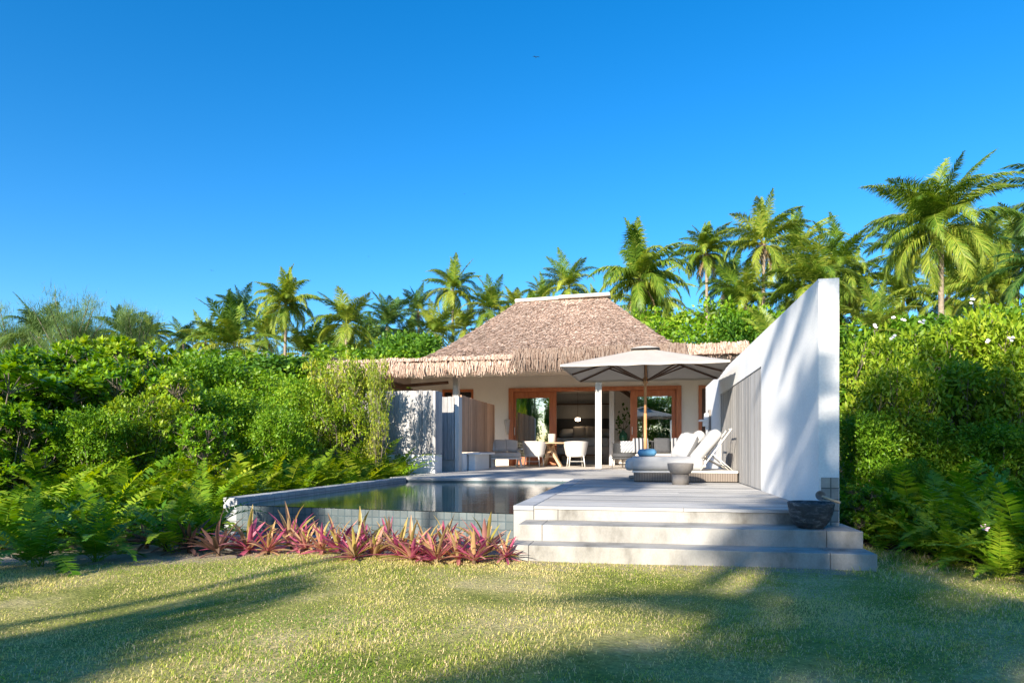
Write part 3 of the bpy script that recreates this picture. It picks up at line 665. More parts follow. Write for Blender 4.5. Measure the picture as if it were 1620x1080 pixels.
def pillow(w, h, d, mt, loc, rot, label, parent=None, name='pillow', cat='pillow', group=None):
    m = cushion(w, h, d, .5); xf(m, (0, 0, -d/2))
    o = m.build(name, mt, parent, smooth=2); o.location = loc; o.rotation_euler = rot
    if not parent: tag(o, label, cat, group)
    return o
pillow(.50, .50, .20, M['fabric'], (.72, 11.80, .58), (R(10), R(-62), R(12)), 'white square pillow leaning at the front of the daybed', group='pillows on the daybed')
pillow(.48, .48, .18, M['fabric'], (.74, 12.25, .62), (0, R(-60), R(-14)), 'white pillow behind another on the daybed, in shade of the backrest', group='pillows on the daybed')
m = MB()
def roll(i, j):
    a = j*2*PI; x = (i-.5)*.32; k = (1-abs(2*i-1)**6)**.5
    return (x, .10*math.cos(a)*max(k, .05)*(1+.05*math.sin(5*i)), .065+.063*math.sin(a)*max(k, .05)*(1+.06*math.sin(a*3+i*4)))
m.grid(roll, 18, 20); o = m.build('towel', M['towel'], smooth=2); o.location = (.10, 11.66, .415); o.rotation_euler = (0, 0, R(4)); tag(o, 'rolled bright blue towel lying on the foot of the daybed', 'towel')
x, y = GZ(1076.5, 766)
t = thing('pedestal_table', 'round grey bowl topped concrete side table in front of the daybed', 'side table', (x, y, 0))
MB().lathe([(.125, 0), (.122, .16)], n=32).build('pedestal', M['clay'], t, smooth=1)
MB().lathe([(.10, .16), (.15, .175), (.185, .235), (.195, .30), (.195, .325), (.18, .325), (.17, .31)], n=40).build('tabletop', M['clay'], t, smooth=1)

# ------------------------------------------------------------ stone bowl with coconut ladle
x, y = 1.415, 6.165
t = thing('stone_bowl', 'black carved stone foot washing bowl on the middle step by the white wall', 'bowl', (x, y, -.129))
MB().lathe([(.09, 0), (.105, .004), (.14, .05), (.17, .12), (.182, .18), (.186, .215), (.178, .222), (.168, .215), (.16, .17), (.12, .08), (.02, .06)], n=48, wob=.015).build('bowl', M['bowl'], t, smooth=2)
MB().lathe([(.162, .178), (.01, .1785)], n=32).build('water', M['water'], t)
t = thing('ladle', 'coconut shell ladle with a wooden handle resting on the bowl rim', 'ladle', (x+.085, y+.02, .11))
m = MB().lathe([(.008, -.04), (.028, -.03), (.040, -.008), (.042, .01), (.037, .012), (.030, -.008), (.005, -.028)], n=20); xf(m, (0, 0, .035), (R(70), R(-35), 0)); m.build('cup', M['clay'], t, smooth=2)
MB().tube([(.01, -.02, .03), (.06, -.10, .008), (.115, -.15, -.012)], [.010, .011, .012], 10).build('handle', M['tablewood'], t, smooth=2)

# ------------------------------------------------------------ terrace furniture
x1, y1 = GZ(845, 738.2); x2, y2 = GZ(911, 738.2)
def make_chair():
    t = thing('dining_chair', 'x', 'chair', (x1, y1, 0))
    def back(i, j, o=0):
        a = (i-.5)*R(200); z = .36+.42*j-.05*abs(2*i-1)**2*(j)  ; r_ = .27+.07*j-o
        return (r_*1.12*math.sin(a), -r_*math.cos(a)+.02, z)
    m = MB(); m.grid(lambda i, j: back(i, j), 20, 8); m.grid(lambda i, j: back(1-i, j, .02), 20, 8); m.grid(lambda i, j: back(i, 1, .02*j), 20, 1)
    m.build('backrest', M['wicker_white'], t, smooth=2)
    m = MB().lathe([(.25, .30), (.28, .32), (.28, .38), (.24, .40)], n=24); m.build('seat', M['wicker_white'], t, smooth=1)
    for sx in (-1, 1):
        for sy in (-1, 1):
            MB().tube([(sx*.20, sy*.20, .34), (sx*.24, sy*.24, .0)], [.020, .013], 8).build('leg', M['white_metal'], t, smooth=2)
    MB().tube([(-.215, -.215, .17), (.215, -.215, .17)], .009, 6).build('stretcher', M['white_metal'], t)
    return t
ch = make_chair(); ch['label'] = 'white woven tub chair at the left side of the dining table'; ch['group'] = 'dining chairs on the terrace'; ch.rotation_euler = (0, 0, R(-8))
copy_tree(ch, (x2, y2, 0), R(14), label='white woven tub chair at the right side of the dining table, nearest the post')
xt, yt = XY(872, 21.1)[0], 21.1
t = thing('dining_table', 'round pale teak table on crossed trestle legs between the white chairs', 'table', (xt, yt, 0))
MB().lathe([(.74, .70), (.76, .71), (.76, .735), (.74, .745)], n=40).build('tabletop', M['tablewood'], t, smooth=1)
for a, b in (((-.10, -.1, .70), (.34, -.25, 0)), ((.10, -.05, .70), (-.30, -.2, 0)), ((0, .1, .70), (.2, .35, 0)), ((-.05, .1, .70), (-.25, .35, 0))):
    MB().bar(a, b, .10, .07).build('leg', M['tablewood'], t)
MB().box(-.16, .16, -.17, -.10, .28, .34).build('brace', M['tablewood'], t)
xl = XY(873.5, 21.0)[0]
o = MB().lathe([(.105, 0), (.115, .01), (.115, .26), (.10, .262), (.10, .03)], n=24).build('lantern', M['linen'], smooth=1); o.location = (xl, 20.95, .747); tag(o, 'cream cylinder lantern standing on the dining table', 'lantern')
# loveseat
xs, ys_ = GZ(789, 739)
t = thing('loveseat', 'pale timber loveseat with cushions against the end of the cedar fence', 'loveseat', (xs, ys_+.2, 0), R(22))
for sx in (-.58, .58):
    MB().bar((sx, -.36, 0), (sx*.96, .10, .50), .05, .05).build('leg', M['white_metal'], t); MB().bar((sx, .36, 0), (sx*.96, -.08, .50), .05, .05).build('leg', M['white_metal'], t)
    MB().box(sx-.035, sx+.035, -.38, .40, .52, .56).build('armrest', M['white_metal'], t)
MB().box(-.60, .60, -.32, .36, .24, .29).build('seat_frame', M['white_metal'], t)
m = MB(); [m.bar((-.6, .38+.02*k, .34+.1*k), (.6, .38+.02*k, .34+.1*k), .03, .05) for k in range(5)]; m.build('back_slats', M['white_metal'], t)
soft('seat_cushion', 1.14, .66, .15, M['linen'], t, (0, 0, .29), r=.05)
for i, (dx, lab, mt) in enumerate(((-.34, 'pale square pillow at the left end of the loveseat', 'fabric'), (.02, 'taupe pillow in the middle of the loveseat', 'linen'), (.36, 'taupe pillow leaning at the right end of the loveseat', 'linen'))):
    c_ = Matrix.Rotation(R(22), 3, 'Z') @ Vector((dx, .14, 0))
    pillow(.42, .40, .15, M[mt], (xs+c_.x, ys_+.2+c_.y, .64), (R(66), R(6*i-5), R(22)), lab, group='pillows on the loveseat')
# rope lounge chair behind the daybed
xr, yr = GZ(988, 741)
t = thing('lounge_chair', 'dark rope lounge chair with a slim frame behind the daybed', 'lounge chair', (xr, yr, 0), R(-35))
m = MB()
for k in range(15):
    a = R(-95+190*k/14); m.tube([(.36*math.sin(a), .34*math.cos(a), .30), (.40*math.sin(a), .40*math.cos(a), .74)], .010, 6)
m.grid(lambda i, j: (.37*math.sin(R(-95+190*i)), .36*math.cos(R(-95+190*i)), .30+.40*j), 16, 2)
m.build('rope_back', M['dusk'], t)
MB().tube([(.41*math.sin(R(a)), .41*math.cos(R(a)), .75-.00002*a*a*.4*abs(a)/10) for a in range(-100, 101, 20)], .018, 8).build('top_rail', M['clay'], t, smooth=2)
MB().lathe([(.34, .26), (.36, .28), (.36, .31)], n=24).build('seat', M['dusk'], t)
MB().lathe([(.33, .312), (.35, .34), (.35, .40), (.30, .43)], n=24).build('seat_cushion', M['dusk'], t, smooth=1)
for a in (45, 135, 225, 315): MB().tube([(.30*math.cos(R(a)), .30*math.sin(R(a)), .28), (.36*math.cos(R(a)), .36*math.sin(R(a)), 0)], .014, 8).build('leg', M['clay'], t)
pillow(.40, .34, .13, M['lattice'], (xr+.10, yr-.25, .60), (R(70), 0, R(10)), 'white cushion with grey lattice pattern on the rope chair')
xq = XY(1008, 18.2)[0]
# outdoor sofa behind the daybed with striped cushions
t = thing('outdoor_sofa', 'low dark rope sofa behind the parasol pole in front of the right door', 'sofa', (xq+.75, 18.6, 0))
MB().box(-.85, .85, -.35, .38, .16, .26).build('frame', M['dusk'], t); soft('seat_cushion', 1.6, .66, .16, M['linen'], t, (0, -.02, .262), r=.05)
m = MB(); [m.tube([(-.82+.117*k, .36, .26), (-.82+.117*k, .42, .74)], .010, 6) for k in range(15)]; m.tube([(-.84, .43, .75), (.84, .43, .75)], .018, 8); m.build('rope_back', M['dusk'], t)
for sx in (-.8, .8):
    for sy in (-.3, .34): MB().tube([(sx, sy, .18), (sx, sy, 0)], .018, 8).build('leg', M['dusk'], t)
for i, dx in enumerate((-.66, -.1, .35, .66)):
    pillow(.42, .42, .14, M['stripes'] if i != 1 else M['dusk'], (xq+.75+dx, 18.74, .64), (R(70), 0, R(6-4*i)), ['black and white striped cushion at the left end of the dark sofa', 'charcoal cushion in the middle of the dark sofa', 'black and white striped cushion right of the charcoal one', 'black and white striped cushion at the right end of the dark sofa'][i], group='cushions on the dark sofa')
# ------------------------------------------------------------ inside the room
xbd = XY(922, 25.5)[0]
t = thing('bed', 'wide white bed seen through the open doors', 'bed', (xbd, 25.8, 0))
MB().box(-1.0, 1.0, -1.0, 1.3, 0, .62).build('base', M['linen'], t, bevel=.02); soft('mattress', 2.0, 2.3, .34, M['fabric'], t, (0, .15, .62), r=.10)
for sx in (-.62, .62): pillow(.8, .45, .2, M['fabric'], (sx, 1.0, 1.16), (R(35), 0, 0), None, t, 'bed_pillow')
for sx in (-.22, .26): pillow(.5, .5, .16, M['linen'], (sx, .72, 1.20), (R(62), R(8*sx), 0), None, t, 'scatter_pillow')
MB().box(-.8, .8, -1.6, -1.15, .30, .36).box(-.78, -.7, -1.58, -1.17, 0, .30).box(.7, .78, -1.58, -1.17, 0, .30).build('foot_bench', M['darkwood'], t)
xc = XY(986, 23.6)[0]
t = thing('cabinet', 'low pale cabinet inside the room under the green vase', 'cabinet', (xc, 23.7, 0))
MB().box(-.30, .45, -.2, .2, .04, .80).build('body', M['roomwall'], t, bevel=.01); MB().box(-.26, .06, -.215, -.202, .1, .75).build('door', M['linen'], t); MB().box(.09, .41, -.215, -.202, .1, .75).build('door', M['linen'], t)
t = thing('vase', 'bulbous green glass vase with leafy branches inside the doorway', 'vase', (xc, 23.65, .80))
MB().lathe([(.08, 0), (.13, .05), (.15, .16), (.13, .27), (.06, .33), (.045, .36), (.05, .38)], n=24).build('vessel', M['greenglass'], t, smooth=2)

# ------------------------------------------------------------ plant generators
def norm(a): return a/(np.linalg.norm(a, axis=-1, keepdims=True)+1e-9)
def leaf_tpl(w=.3, wide=.6, curl=.15, fold=0):
    return np.array([[0, 0, 0], [-w*.35, wide*.45, curl*.18], [w*.35, wide*.45, curl*.18], [-w*.5, wide, curl*.12], [w*.5, wide, curl*.12], [0, 1, -curl*.6]]), np.array([[1, 2, 4, 3]]), np.array([[0, 2, 1], [3, 4, 5]])
def scatter(tpl, pos, d, up, sc, wsc=None):
    tv, tq, tt = tpl; n = len(pos); d = norm(d); sd = norm(np.cross(d, up)+1e-6); nr = np.cross(sd, d)
    wsc = sc if wsc is None else wsc
    V = pos[:, None]+sd[:, None]*(tv[None, :, 0, None]*wsc[:, None, None])+d[:, None]*(tv[None, :, 1, None]*sc[:, None, None])+nr[:, None]*(tv[None, :, 2, None]*sc[:, None, None])
    k = len(tv); o_ = (np.arange(n)*k)[:, None, None]
    return V.reshape(-1, 3), (tq[None]+o_).reshape(-1, 4), (tt[None]+o_).reshape(-1, 3), k
class Acc:
    def __init__(s): s.V = []; s.Q = []; s.T = []; s.TI = []; s.n = 0
    def add(s, V, Q, T, ti):
        s.V.append(V); s.Q.append(np.asarray(Q, int).reshape(-1, 4)+s.n); s.T.append(np.asarray(T, int).reshape(-1, 3)+s.n); s.TI.append(np.full(len(V), ti) if np.isscalar(ti) else ti); s.n += len(V)
    def mesh(s, name): return npmesh(name, np.concatenate(s.V), np.concatenate(s.Q), np.concatenate(s.T), np.concatenate(s.TI))
def frond(acc, r, base, az, elev, L, droop, npair, ll, lw, tint, hang=.35, sweep=.55, tipup=0, prof=.85, rach=.022, start=.12):
    n = 26; s = np.linspace(0, 1, n); th = elev-droop*s**1.25; ds = L/(n-1)
    rad = np.array([math.cos(az), math.sin(az), 0]); up = np.array([0, 0, 1.0]); B = np.array([-math.sin(az), math.cos(az), 0])
    cv = r.normal(0, .22)
    T_ = rad*np.cos(th)[:, None]+up*np.sin(th)[:, None]+B*(cv*s)[:, None]; P = base+np.concatenate([[np.zeros(3)], np.cumsum(T_[:-1]*ds, 0)])
    # rachis: three-sided taper
    N_ = norm(np.cross(T_, B)); w_ = rach*(1-.85*s)[:, None]
    ring = np.stack([P+B*w_, P-B*w_, P+N_*w_*1.1], 1).reshape(-1, 3); Q = []
    for i in range(n-1):
        for k in range(3): a = i*3+k; b = i*3+(k+1) % 3; Q.append((a, b, b+3, a+3))
    acc.add(ring, Q, [], min(1, tint+.30))
    sl = np.linspace(start, .995, npair); sl = np.repeat(sl, 2)+r.normal(0, .25/npair, npair*2); sl = sl.clip(start*.9, .999)
    side = np.tile([1, -1], npair); idx = sl*(n-1)
    def it(A): return np.stack([np.interp(idx, np.arange(n), A[:, k]) for k in range(3)], 1)
    p = it(P); tt = norm(it(T_)); nn = norm(it(N_)); nn = nn*np.sign(nn[:, 2:3]+1e-6)
    ln = ll*(np.sin(PI*(.10+.90*sl)**prof).clip(.12, 1))**.75*r.uniform(.82, 1.1, len(sl))
    sw = sweep+.45*sl+r.normal(0, .08, len(sl))
    d = norm(B*side[:, None]*np.cos(sw)[:, None]+tt*np.sin(sw)[:, None]+nn*.22+r.normal(0, .05, (len(sl), 3)))
    g = np.array([0, 0, -1.0]); h = hang*r.uniform(.6, 1.4, len(sl))
    m1 = p+d*(ln*.45)[:, None]+g*(ln*h*.12)[:, None]; d2 = norm(d+g*(h*1.3)[:, None]); tp = m1+d2*(ln*.55)[:, None]
    wv = tt*(lw/2)*1.0
    V = np.stack([p-wv*.6, p+wv*.6, m1+wv, m1-wv, tp], 1).reshape(-1, 3); i = np.arange(len(sl))*5
    acc.add(V, np.stack([i, i+1, i+2, i+3], 1), np.stack([i+3, i+2, i+4], 1), tint)
def palm_crown(seed, nf=24, L=2.6, upright=.3, ll=.75, lw=.055, npair=46, hang=.5, young=False):
    r = np.random.default_rng(seed); acc = Acc(); dead = Acc()
    for k in range(nf):
        f = (k+.5)/nf; az = k*2.39996+r.normal(0, .15)
        elev = (1.42-1.85*f**1.1)+r.normal(0, .16) if not young else (1.45-1.0*f)+r.normal(0, .08)
        droop = .95+1.05*min(1, f*1.4)+r.uniform(-.35, .35) if not young else .5+.8*f
        if k < nf*upright*.25: droop *= .5
        l_ = L*(.72+.38*math.sin(PI*min(1, f+.25)*.75))*r.uniform(.88, 1.08)
        if r.random() < .07: continue
        tint = r.uniform(-.05, .45)+(.22 if f > .55 else 0)*r.random()+(.0)
        frond(acc, r, np.array([r.normal(0, .05), r.normal(0, .05), -.18*f]), az, elev, l_, droop, npair, ll*(.8+.2*r.random()), lw, tint, hang*(.5+1.0*f)+.1, rach=.03)
    return acc
def coconuts(seed):
    rr = random.Random(seed); m = MB()
    for k in range(11):
        a = rr.uniform(0, 6.28); q = blob(.13, 1, 1, 1.2, k, 6); xf(q, (.30*math.cos(a), .30*math.sin(a), -.32+rr.uniform(-.22, .12))); m.add(q.v, q.f)
    return m
def husk(seed):
    r = np.random.default_rng(seed); acc = Acc()
    for k in range(5):
        frond(acc, r, np.array([0, 0, -.35]), r.uniform(0, 6.28), -.75, 1.7, .9, 22, .5, .05, .3, 1.2)
    n = 160; pos = r.normal(0, .12, (n, 3))+[0, 0, -.3]; d = r.normal(0, 1, (n, 3)); d[:, 2] = d[:, 2]*.6-.2
    V, Q, T, k = scatter(leaf_tpl(.12, .5), pos, d, np.array([0, 0, 1.0]), r.uniform(.25, .55, n)); acc.add(V, Q, T, r.random()*.5)
    return acc
CR = [palm_crown(100+i, nf, L, up, ll_, .058, 84, hg).mesh('crown') for i, (nf, L, up, hg, ll_) in enumerate([(30, 3.1, .3, .6, .95), (25, 3.2, .8, .5, 1.05), (34, 2.9, .3, .9, .9), (28, 3.4, .9, .5, 1.0), (22, 3.2, .5, .9, 1.1), (31, 3.1, .6, .7, .95), (26, 3.5, .4, 1.0, 1.0)])]
CRBIG = palm_crown(150, 40, 3.4, .4, 1.05, .045, 110, .75).mesh('crown')
CRYOUNG = [palm_crown(160+i, 13, 3.2, .6, .85, .08, 50, .35, True).mesh('crown') for i in range(2)]
HUSK = [husk(i).mesh('dead_fronds') for i in range(2)]
NUTS = coconuts(3).mesh('coconuts', smooth=2)
palm_i = [0]
def palm(px, py, rpx, label, var=0, dark=False, nuts=False, hsk=False, rz=None, R0=2.75, group='coconut palms behind the villa', big=False, young=False, tt=None, squash=1.0, xyz=None):
    if xyz is None:
        tdep = tt or R0*1080/rpx; x, y = at(px, tdep); z = zt(py, tdep); sc = rpx*tdep/1080/R0
    else: x, y, z, sc = xyz
    rr = random.Random(palm_i[0]*7+1); palm_i[0] += 1
    t = thing('palm_tree', label, 'palm tree', (x, y, LAWN), 0, group)
    H = z-LAWN; bx, by = rr.uniform(-.06, .06)*H, rr.uniform(-.05, .05)*H
    me = CRBIG if big else (CRYOUNG[var % 2] if young else CR[(var*2+palm_i[0]) % 7])
    o = link('crown', me, None, t, (0, 0, H), (rr.uniform(-.2, .2), rr.uniform(-.2, .2), rz if rz is not None else rr.uniform(0, 6.28)), (sc, sc, sc*squash*rr.uniform(.92, 1.12)))
    key = 'palmdark' if dark else 'palmleaf'
    if not me.materials: me.materials.append(M['palmleaf'])
    o.material_slots[0].link = 'OBJECT'; o.material_slots[0].material = M[key]
    pts = [(bx*(1-k/6)**2-.0, by*(1-k/6)**2, H*k/6-.05) for k in range(7)]
    MB().tube(pts, [.20*sc+.04, .14*sc, .12*sc, .115*sc, .11*sc, .11*sc, .14*sc], 10).build('trunk', M['trunk'], t, smooth=2)
    if nuts: link('coconuts', NUTS, M['coconut'], t, (0, 0, H), None, (sc,)*3)
    if hsk: link('dead_fronds', HUSK[var % 2], M['deadfrond'], t, (0, 0, H), None, (sc,)*3)
    return t
ASP = 2.5
def blobs(r, n, flat=.55):
    c = []; 
    for k in range(n):
        a = r.uniform(0, 2*PI); q = r.uniform(0, 1)**.5*.74; z = (r.uniform(0, 1)**.75)*(1-.22*q**2)*(ASP-.32)+.12
        c.append((q*math.cos(a), q*math.sin(a), z, r.uniform(.20, .36)))
    return np.array(c)
def bush_mesh(seed, kind):
    """unit bush: radius 1, height 1; leaf sizes in unit-bush measure for a bush of about 1.3 m"""
    r = np.random.default_rng(seed); acc = Acc(); st = MB()
    c = blobs(r, {'scaevola': 52, 'fine': 60, 'yellow': 44, 'frangi': 56, 'tree': 62}[kind])
    for (x, y, z, q) in c[:16]: st.tube([(x*.15, y*.15, 0), (x*.45, y*.45, z*.5), (x, y, z)], [.022, .014, .006], 5, False)
    up = np.array([0, 0, 1.0])
    if kind == 'scaevola':
        tp = leaf_tpl(.40, .66, .25)
        for (x, y, z, q) in c:
            for k in range(9):
                d = r.normal(0, 1, 3); d[2] = abs(d[2])*.9+.05; d /= np.linalg.norm(d); p = np.array([x, y, z])+d*q*r.uniform(.7, 1.1)
                ax = norm(d*.7+np.array([0, 0, .7])); n = 15; a = np.arange(n)*2.4; el = np.linspace(1.25, .05, n)+r.normal(0, .1, n)
                e1 = norm(np.cross(ax, [1, .2, 0])); e2 = np.cross(ax, e1)
                dd = ax*np.sin(el)[:, None]+(e1*np.cos(a)[:, None]+e2*np.sin(a)[:, None])*np.cos(el)[:, None]
                s = r.uniform(.11, .16, n); V, Q, T, kk = scatter(tp, np.repeat(p[None], n, 0), dd, ax+dd*.01, s); acc.add(V, Q, T, r.uniform(0, .3))
                st.tube([(x, y, z-.1), tuple(p)], .007, 4, False)
    else:
        cfg = {'fine': (230, leaf_tpl(.45, .5, .2), (.055, .095), .5), 'yellow': (110, leaf_tpl(.42, .5, .2), (.06, .12), .6), 'frangi': (135, leaf_tpl(.36, .55, .25), (.085, .15), .55), 'tree': (260, leaf_tpl(.5, .5, .2), (.055, .095), .5)}[kind]
        for (x, y, z, q) in c:
            n = cfg[0]; d = r.normal(0, 1, (n, 3)); d[:, 2] = d[:, 2]*.8+.25; d = norm(d); p = np.array([x, y, z])+d*(q*r.uniform(.45, 1.12, n)**1.0)[:, None]*[1, 1, .8]
            p[:, 2] = abs(p[:, 2])+.02
            dd = norm(d+r.normal(0, .7, (n, 3))+[0, 0, .1]); upv = norm(up*1.0+d*.8+r.normal(0, .35, (n, 3)))
            V, Q, T, kk = scatter(cfg[1], p, dd, upv, r.uniform(*cfg[2], n)); acc.add(V, Q, T, r.uniform(-.05, .32))
            if kind in ('yellow', 'frangi'):
                for k in range(5): st.tube([(x, y, z-.2), tuple(p[k])], .006, 4, False)
    return acc.mesh('foliage'), st.mesh('stems')
BM = {}
for kd, n in (('scaevola', 3), ('fine', 3), ('yellow', 2), ('frangi', 3), ('tree', 3)):
    BM[kd] = [bush_mesh(hash(kd) % 97+7*i if False else sum(map(ord, kd))+7*i, kd) for i in range(n)]
bush_i = [0]
def bush(px, py, tdep, hw, kind, label, cat='shrub', m=None, group=None, base=LAWN, name=None, xyz=None, deep=1.0):
    if xyz is None:
        x, y = at(px, tdep); H = zt(py, tdep)-base; rad = hw*tdep/1080
    else: x, y, H, rad = xyz
    i = bush_i[0]; bush_i[0] += 1; rr = random.Random(i); me, st = BM[kind][i % len(BM[kind])]
    t = thing(name or {'tree': 'leafy_tree'}.get(kind, 'shrub'), label, cat, (x, y, base), 0, group)
    o = link('foliage', me, None, t, (0, 0, 0), (0, 0, rr.uniform(0, 6.28)), (rad*1.08, rad*1.08*deep, H*1.02/ASP))
    if not me.materials: me.materials.append(M['fine'])
    o.material_slots[0].link = 'OBJECT'; o.material_slots[0].material = M[m or {'yellow': 'yellowleaf', 'tree': 'treeleaf'}.get(kind, kind)]
    link('trunk' if kind == 'tree' else 'stems', st, M['bark'], t, (0, 0, 0), (0, 0, o.rotation_euler[2]), (rad, rad*deep, H/ASP))
    return t
def fern_mesh(seed, nf=15, L=.75, npair=30, ll=.14):
    r = np.random.default_rng(seed); acc = Acc()
    for k in range(nf):
        f = k/nf; frond(acc, r, np.array([r.normal(0, .03), r.normal(0, .03), 0]), k*2.4+r.normal(0, .2), 1.35-.75*f+r.normal(0, .1), L*r.uniform(.75, 1.15), .9+.9*f*r.uniform(.6, 1.3), npair, ll, .95*L*.9/npair, r.uniform(-.1, .45), .12, .12, rach=.006, prof=.75, start=.16)
    return acc.mesh('fronds')
FERN = [fern_mesh(i, 17+i, .80, 24) for i in range(4)]
FBIG = [fern_mesh(20+i, 13, .95, 30, .15) for i in range(2)]
fern_i = [0]
def fern(x, y, sc, label, m='fern', group=None, big=False, z=LAWN):
    i = fern_i[0]; fern_i[0] += 1; rr = random.Random(i*3+1)
    me = (FBIG if big else FERN)[i % (2 if big else 4)]
    o = bpy.data.objects.new('fern', me); COL.objects.link(o)
    if not me.materials: me.materials.append(M['fern'])
    o.material_slots[0].link = 'OBJECT'; o.material_slots[0].material = M[m]
    o.location = (x, y, z); o.rotation_euler = (rr.uniform(-.12, .12), rr.uniform(-.12, .12), rr.uniform(0, 6.28)); o.scale = (sc, sc, sc*rr.uniform(.9, 1.15))
    return tag(o, label, 'fern', group)

#PLANTS
exec_plants = True
# --- palms behind the villa: (px, py of crown heart, crown radius in px, label, options)
palm(62, 532, 62, 'dark crowned palm in front of the feathery tree at the far left', 0, True)
palm(192, 528, 46, 'small bright palm right of the feathery tree', 1)
palm(240, 530, 34, 'slim upright palm crown right of the small bright palm', 3, R0=2.6)
palm(290, 540, 36, 'low small palm between the feathery tree and the tall left palms', 2, True)
palm(378, 492, 42, 'dark narrow palm crown on the skyline left of the tallest left palm', 3, True)
palm(372, 548, 66, 'broad fan of pale fronds with a brown dead skirt at left', 2, hsk=True)
palm(452, 482, 58, 'tallest palm on the left skyline, its long fronds blown to the right', 1)
palm(480, 560, 55, 'rounded palm directly below the tallest left palm', 0)
palm(548, 512, 58, 'palm with upright spiky fronds left of the thatched roof', 3)
palm(545, 575, 55, 'low palm with broad pale fronds just above the left eave', 1)
palm(612, 516, 52, 'dark bluish palm between the upright palm and the roof', 2, True)
palm(716, 458, 48, 'palm with coconuts standing clear above the left slope of the roof', 0, nuts=True)
palm(690, 530, 50, 'green palm tucked against the left slope of the roof', 1)
palm(645, 560, 50, 'low drooping palm at the left foot of the roof', 2)
palm(775, 492, 48, 'palm with one broad upright frond left of the ridge', 1)
palm(812, 482, 34, 'small palm just left of the ridge end', 3)
palm(858, 470, 32, 'small pale palm rising behind the left half of the ridge', 0)
palm(900, 455, 46, 'palm with a tall upright frond behind the middle of the ridge', 3)
palm(1014, 440, 84, 'big full palm right of the ridge with shaggy brown heart', 2, hsk=True)
palm(1020, 490, 66, 'pale drooping palm behind the right slope of the roof', 0, hsk=True)
palm(1118, 400, 58, 'yellowish palm on a bare trunk between two taller crowns', 1, hsk=True)
palm(1208, 385, 66, 'tall greyish palm with an upright spear over the white wall', 3, hsk=True)
palm(1262, 400, 60, 'wispy grey green palm right of the tall spear topped palm', 2)
palm(1322, 425, 66, 'palm with arching fronds left of the biggest palm', 0)
palm(1288, 450, 74, 'broad dense palm just above the top of the white wall', 2)
palm(1180, 480, 66, 'low bright palm left of the white wall top', 1)
palm(1225, 545, 64, 'young pale palm between the roof and the white wall', 1, young=True, R0=3.0, tt=26)
palm(1385, 520, 74, 'dense young palm right of the white wall top', 0, young=True, R0=3.0, tt=22)
palm(1488, 360, 104, 'largest palm with yellow green coconuts at the right', 0, nuts=True, hsk=True, big=True, squash=.95)
palm(1420, 470, 66, 'palm half hidden below and left of the largest palm', 1)
palm(1570, 460, 84, 'palm below and right of the largest palm', 3)
palm(1668, 318, 92, 'palm at the right edge of the picture with only frond tips showing', 2, True)
palm(1665, 430, 92, 'dark palm reaching in from the right edge above the flowering hedge', 1, True, tt=17)
for a in [(945, 492, 36, 'small palm behind the right end of the ridge', 0, 0), (1062, 520, 46, 'low palm behind the right slope above the eave', 1, 0), (1150, 450, 50, 'palm between the yellowish palm and the tall greyish palm', 2, 1), (1245, 470, 60, 'low full palm below the tall spear topped palm', 1, 0),
          (1350, 455, 62, 'full palm between the white wall top and the largest palm', 3, 0), (1430, 400, 60, 'palm behind the left fronds of the largest palm', 2, 1), (1545, 400, 70, 'palm behind the right fronds of the largest palm', 0, 0), (1610, 395, 76, 'bright palm near the right edge beside the largest palm', 1, 0),
          (662, 492, 36, 'slim palm left of the palm with coconuts', 3, 1), (735, 520, 44, 'low palm on the left slope of the roof below the coconuts', 0, 0), (130, 545, 42, 'low palm below the tall feathery tree', 2, 1), (325, 540, 40, 'low palm left of the broad pale fan', 1, 0), (420, 535, 44, 'low palm between the broad fan and the tallest left palm', 3, 0),
          (515, 545, 44, 'small palm left of the upright spiky palm', 2, 1), (585, 545, 46, 'small palm right of the upright spiky palm', 0, 0), (1500, 470, 70, 'palm in front of the trunk of the largest palm', 3, 0), (1330, 500, 60, 'palm looking over the high corner of the white wall', 0, 0), (1120, 520, 44, 'small palm left of the white wall slope', 3, 0), (845, 490, 36, 'little palm peeping over the middle of the ridge', 2, 0)]:
    palm(a[0], a[1], a[2], a[3], a[4], bool(a[5]), hsk=(a[0] % 2 == 0))
# --- backfill trees, each its own
G1 = 'round leafy trees filling in behind the palms'
for i, (px, py, td, hw, lab, dk_) in enumerate([
    (-30, 560, 24, 110, 'leafy tree at the far left edge below the dark palm', 0), (110, 575, 26, 110, 'leafy tree under the feathery tree', 0), (240, 565, 27, 100, 'leafy tree below the small bright palm', 1),
    (330, 560, 30, 90, 'leafy tree below the dark narrow palm', 0), (420, 560, 28, 90, 'leafy tree left of the rounded palm', 1), (505, 565, 28, 80, 'leafy tree between the rounded palm and the upright spiky palm', 0),
    (590, 545, 34, 80, 'leafy tree below the dark bluish palm', 0), (655, 522, 36, 60, 'leafy tree against the left slope of the roof', 1), (1095, 482, 34, 62, 'bright round tree right of the roof slope', 0),
    (1150, 500, 32, 60, 'round tree between the bright tree and the white wall', 1), (1215, 480, 33, 80, 'round tree behind the slope of the white wall', 0), (1290, 500, 30, 80, 'round tree hidden behind the high end of the white wall', 1),
    (1370, 480, 30, 80, 'round tree right of the white wall below the palms', 0), (1450, 480, 28, 80, 'round tree below the largest palm', 1), (1540, 480, 26, 90, 'round tree right of the trunk of the largest palm', 0), (1640, 480, 24, 110, 'round tree at the right edge behind the flowering hedge', 1)]):
    bush(px, py+(6 if px > 1180 else -12 if px > 1000 else -6), td, hw*1.15, 'tree', lab, 'tree', group=G1, m='treeleaf' if dk_ else 'fine', deep=1.4)
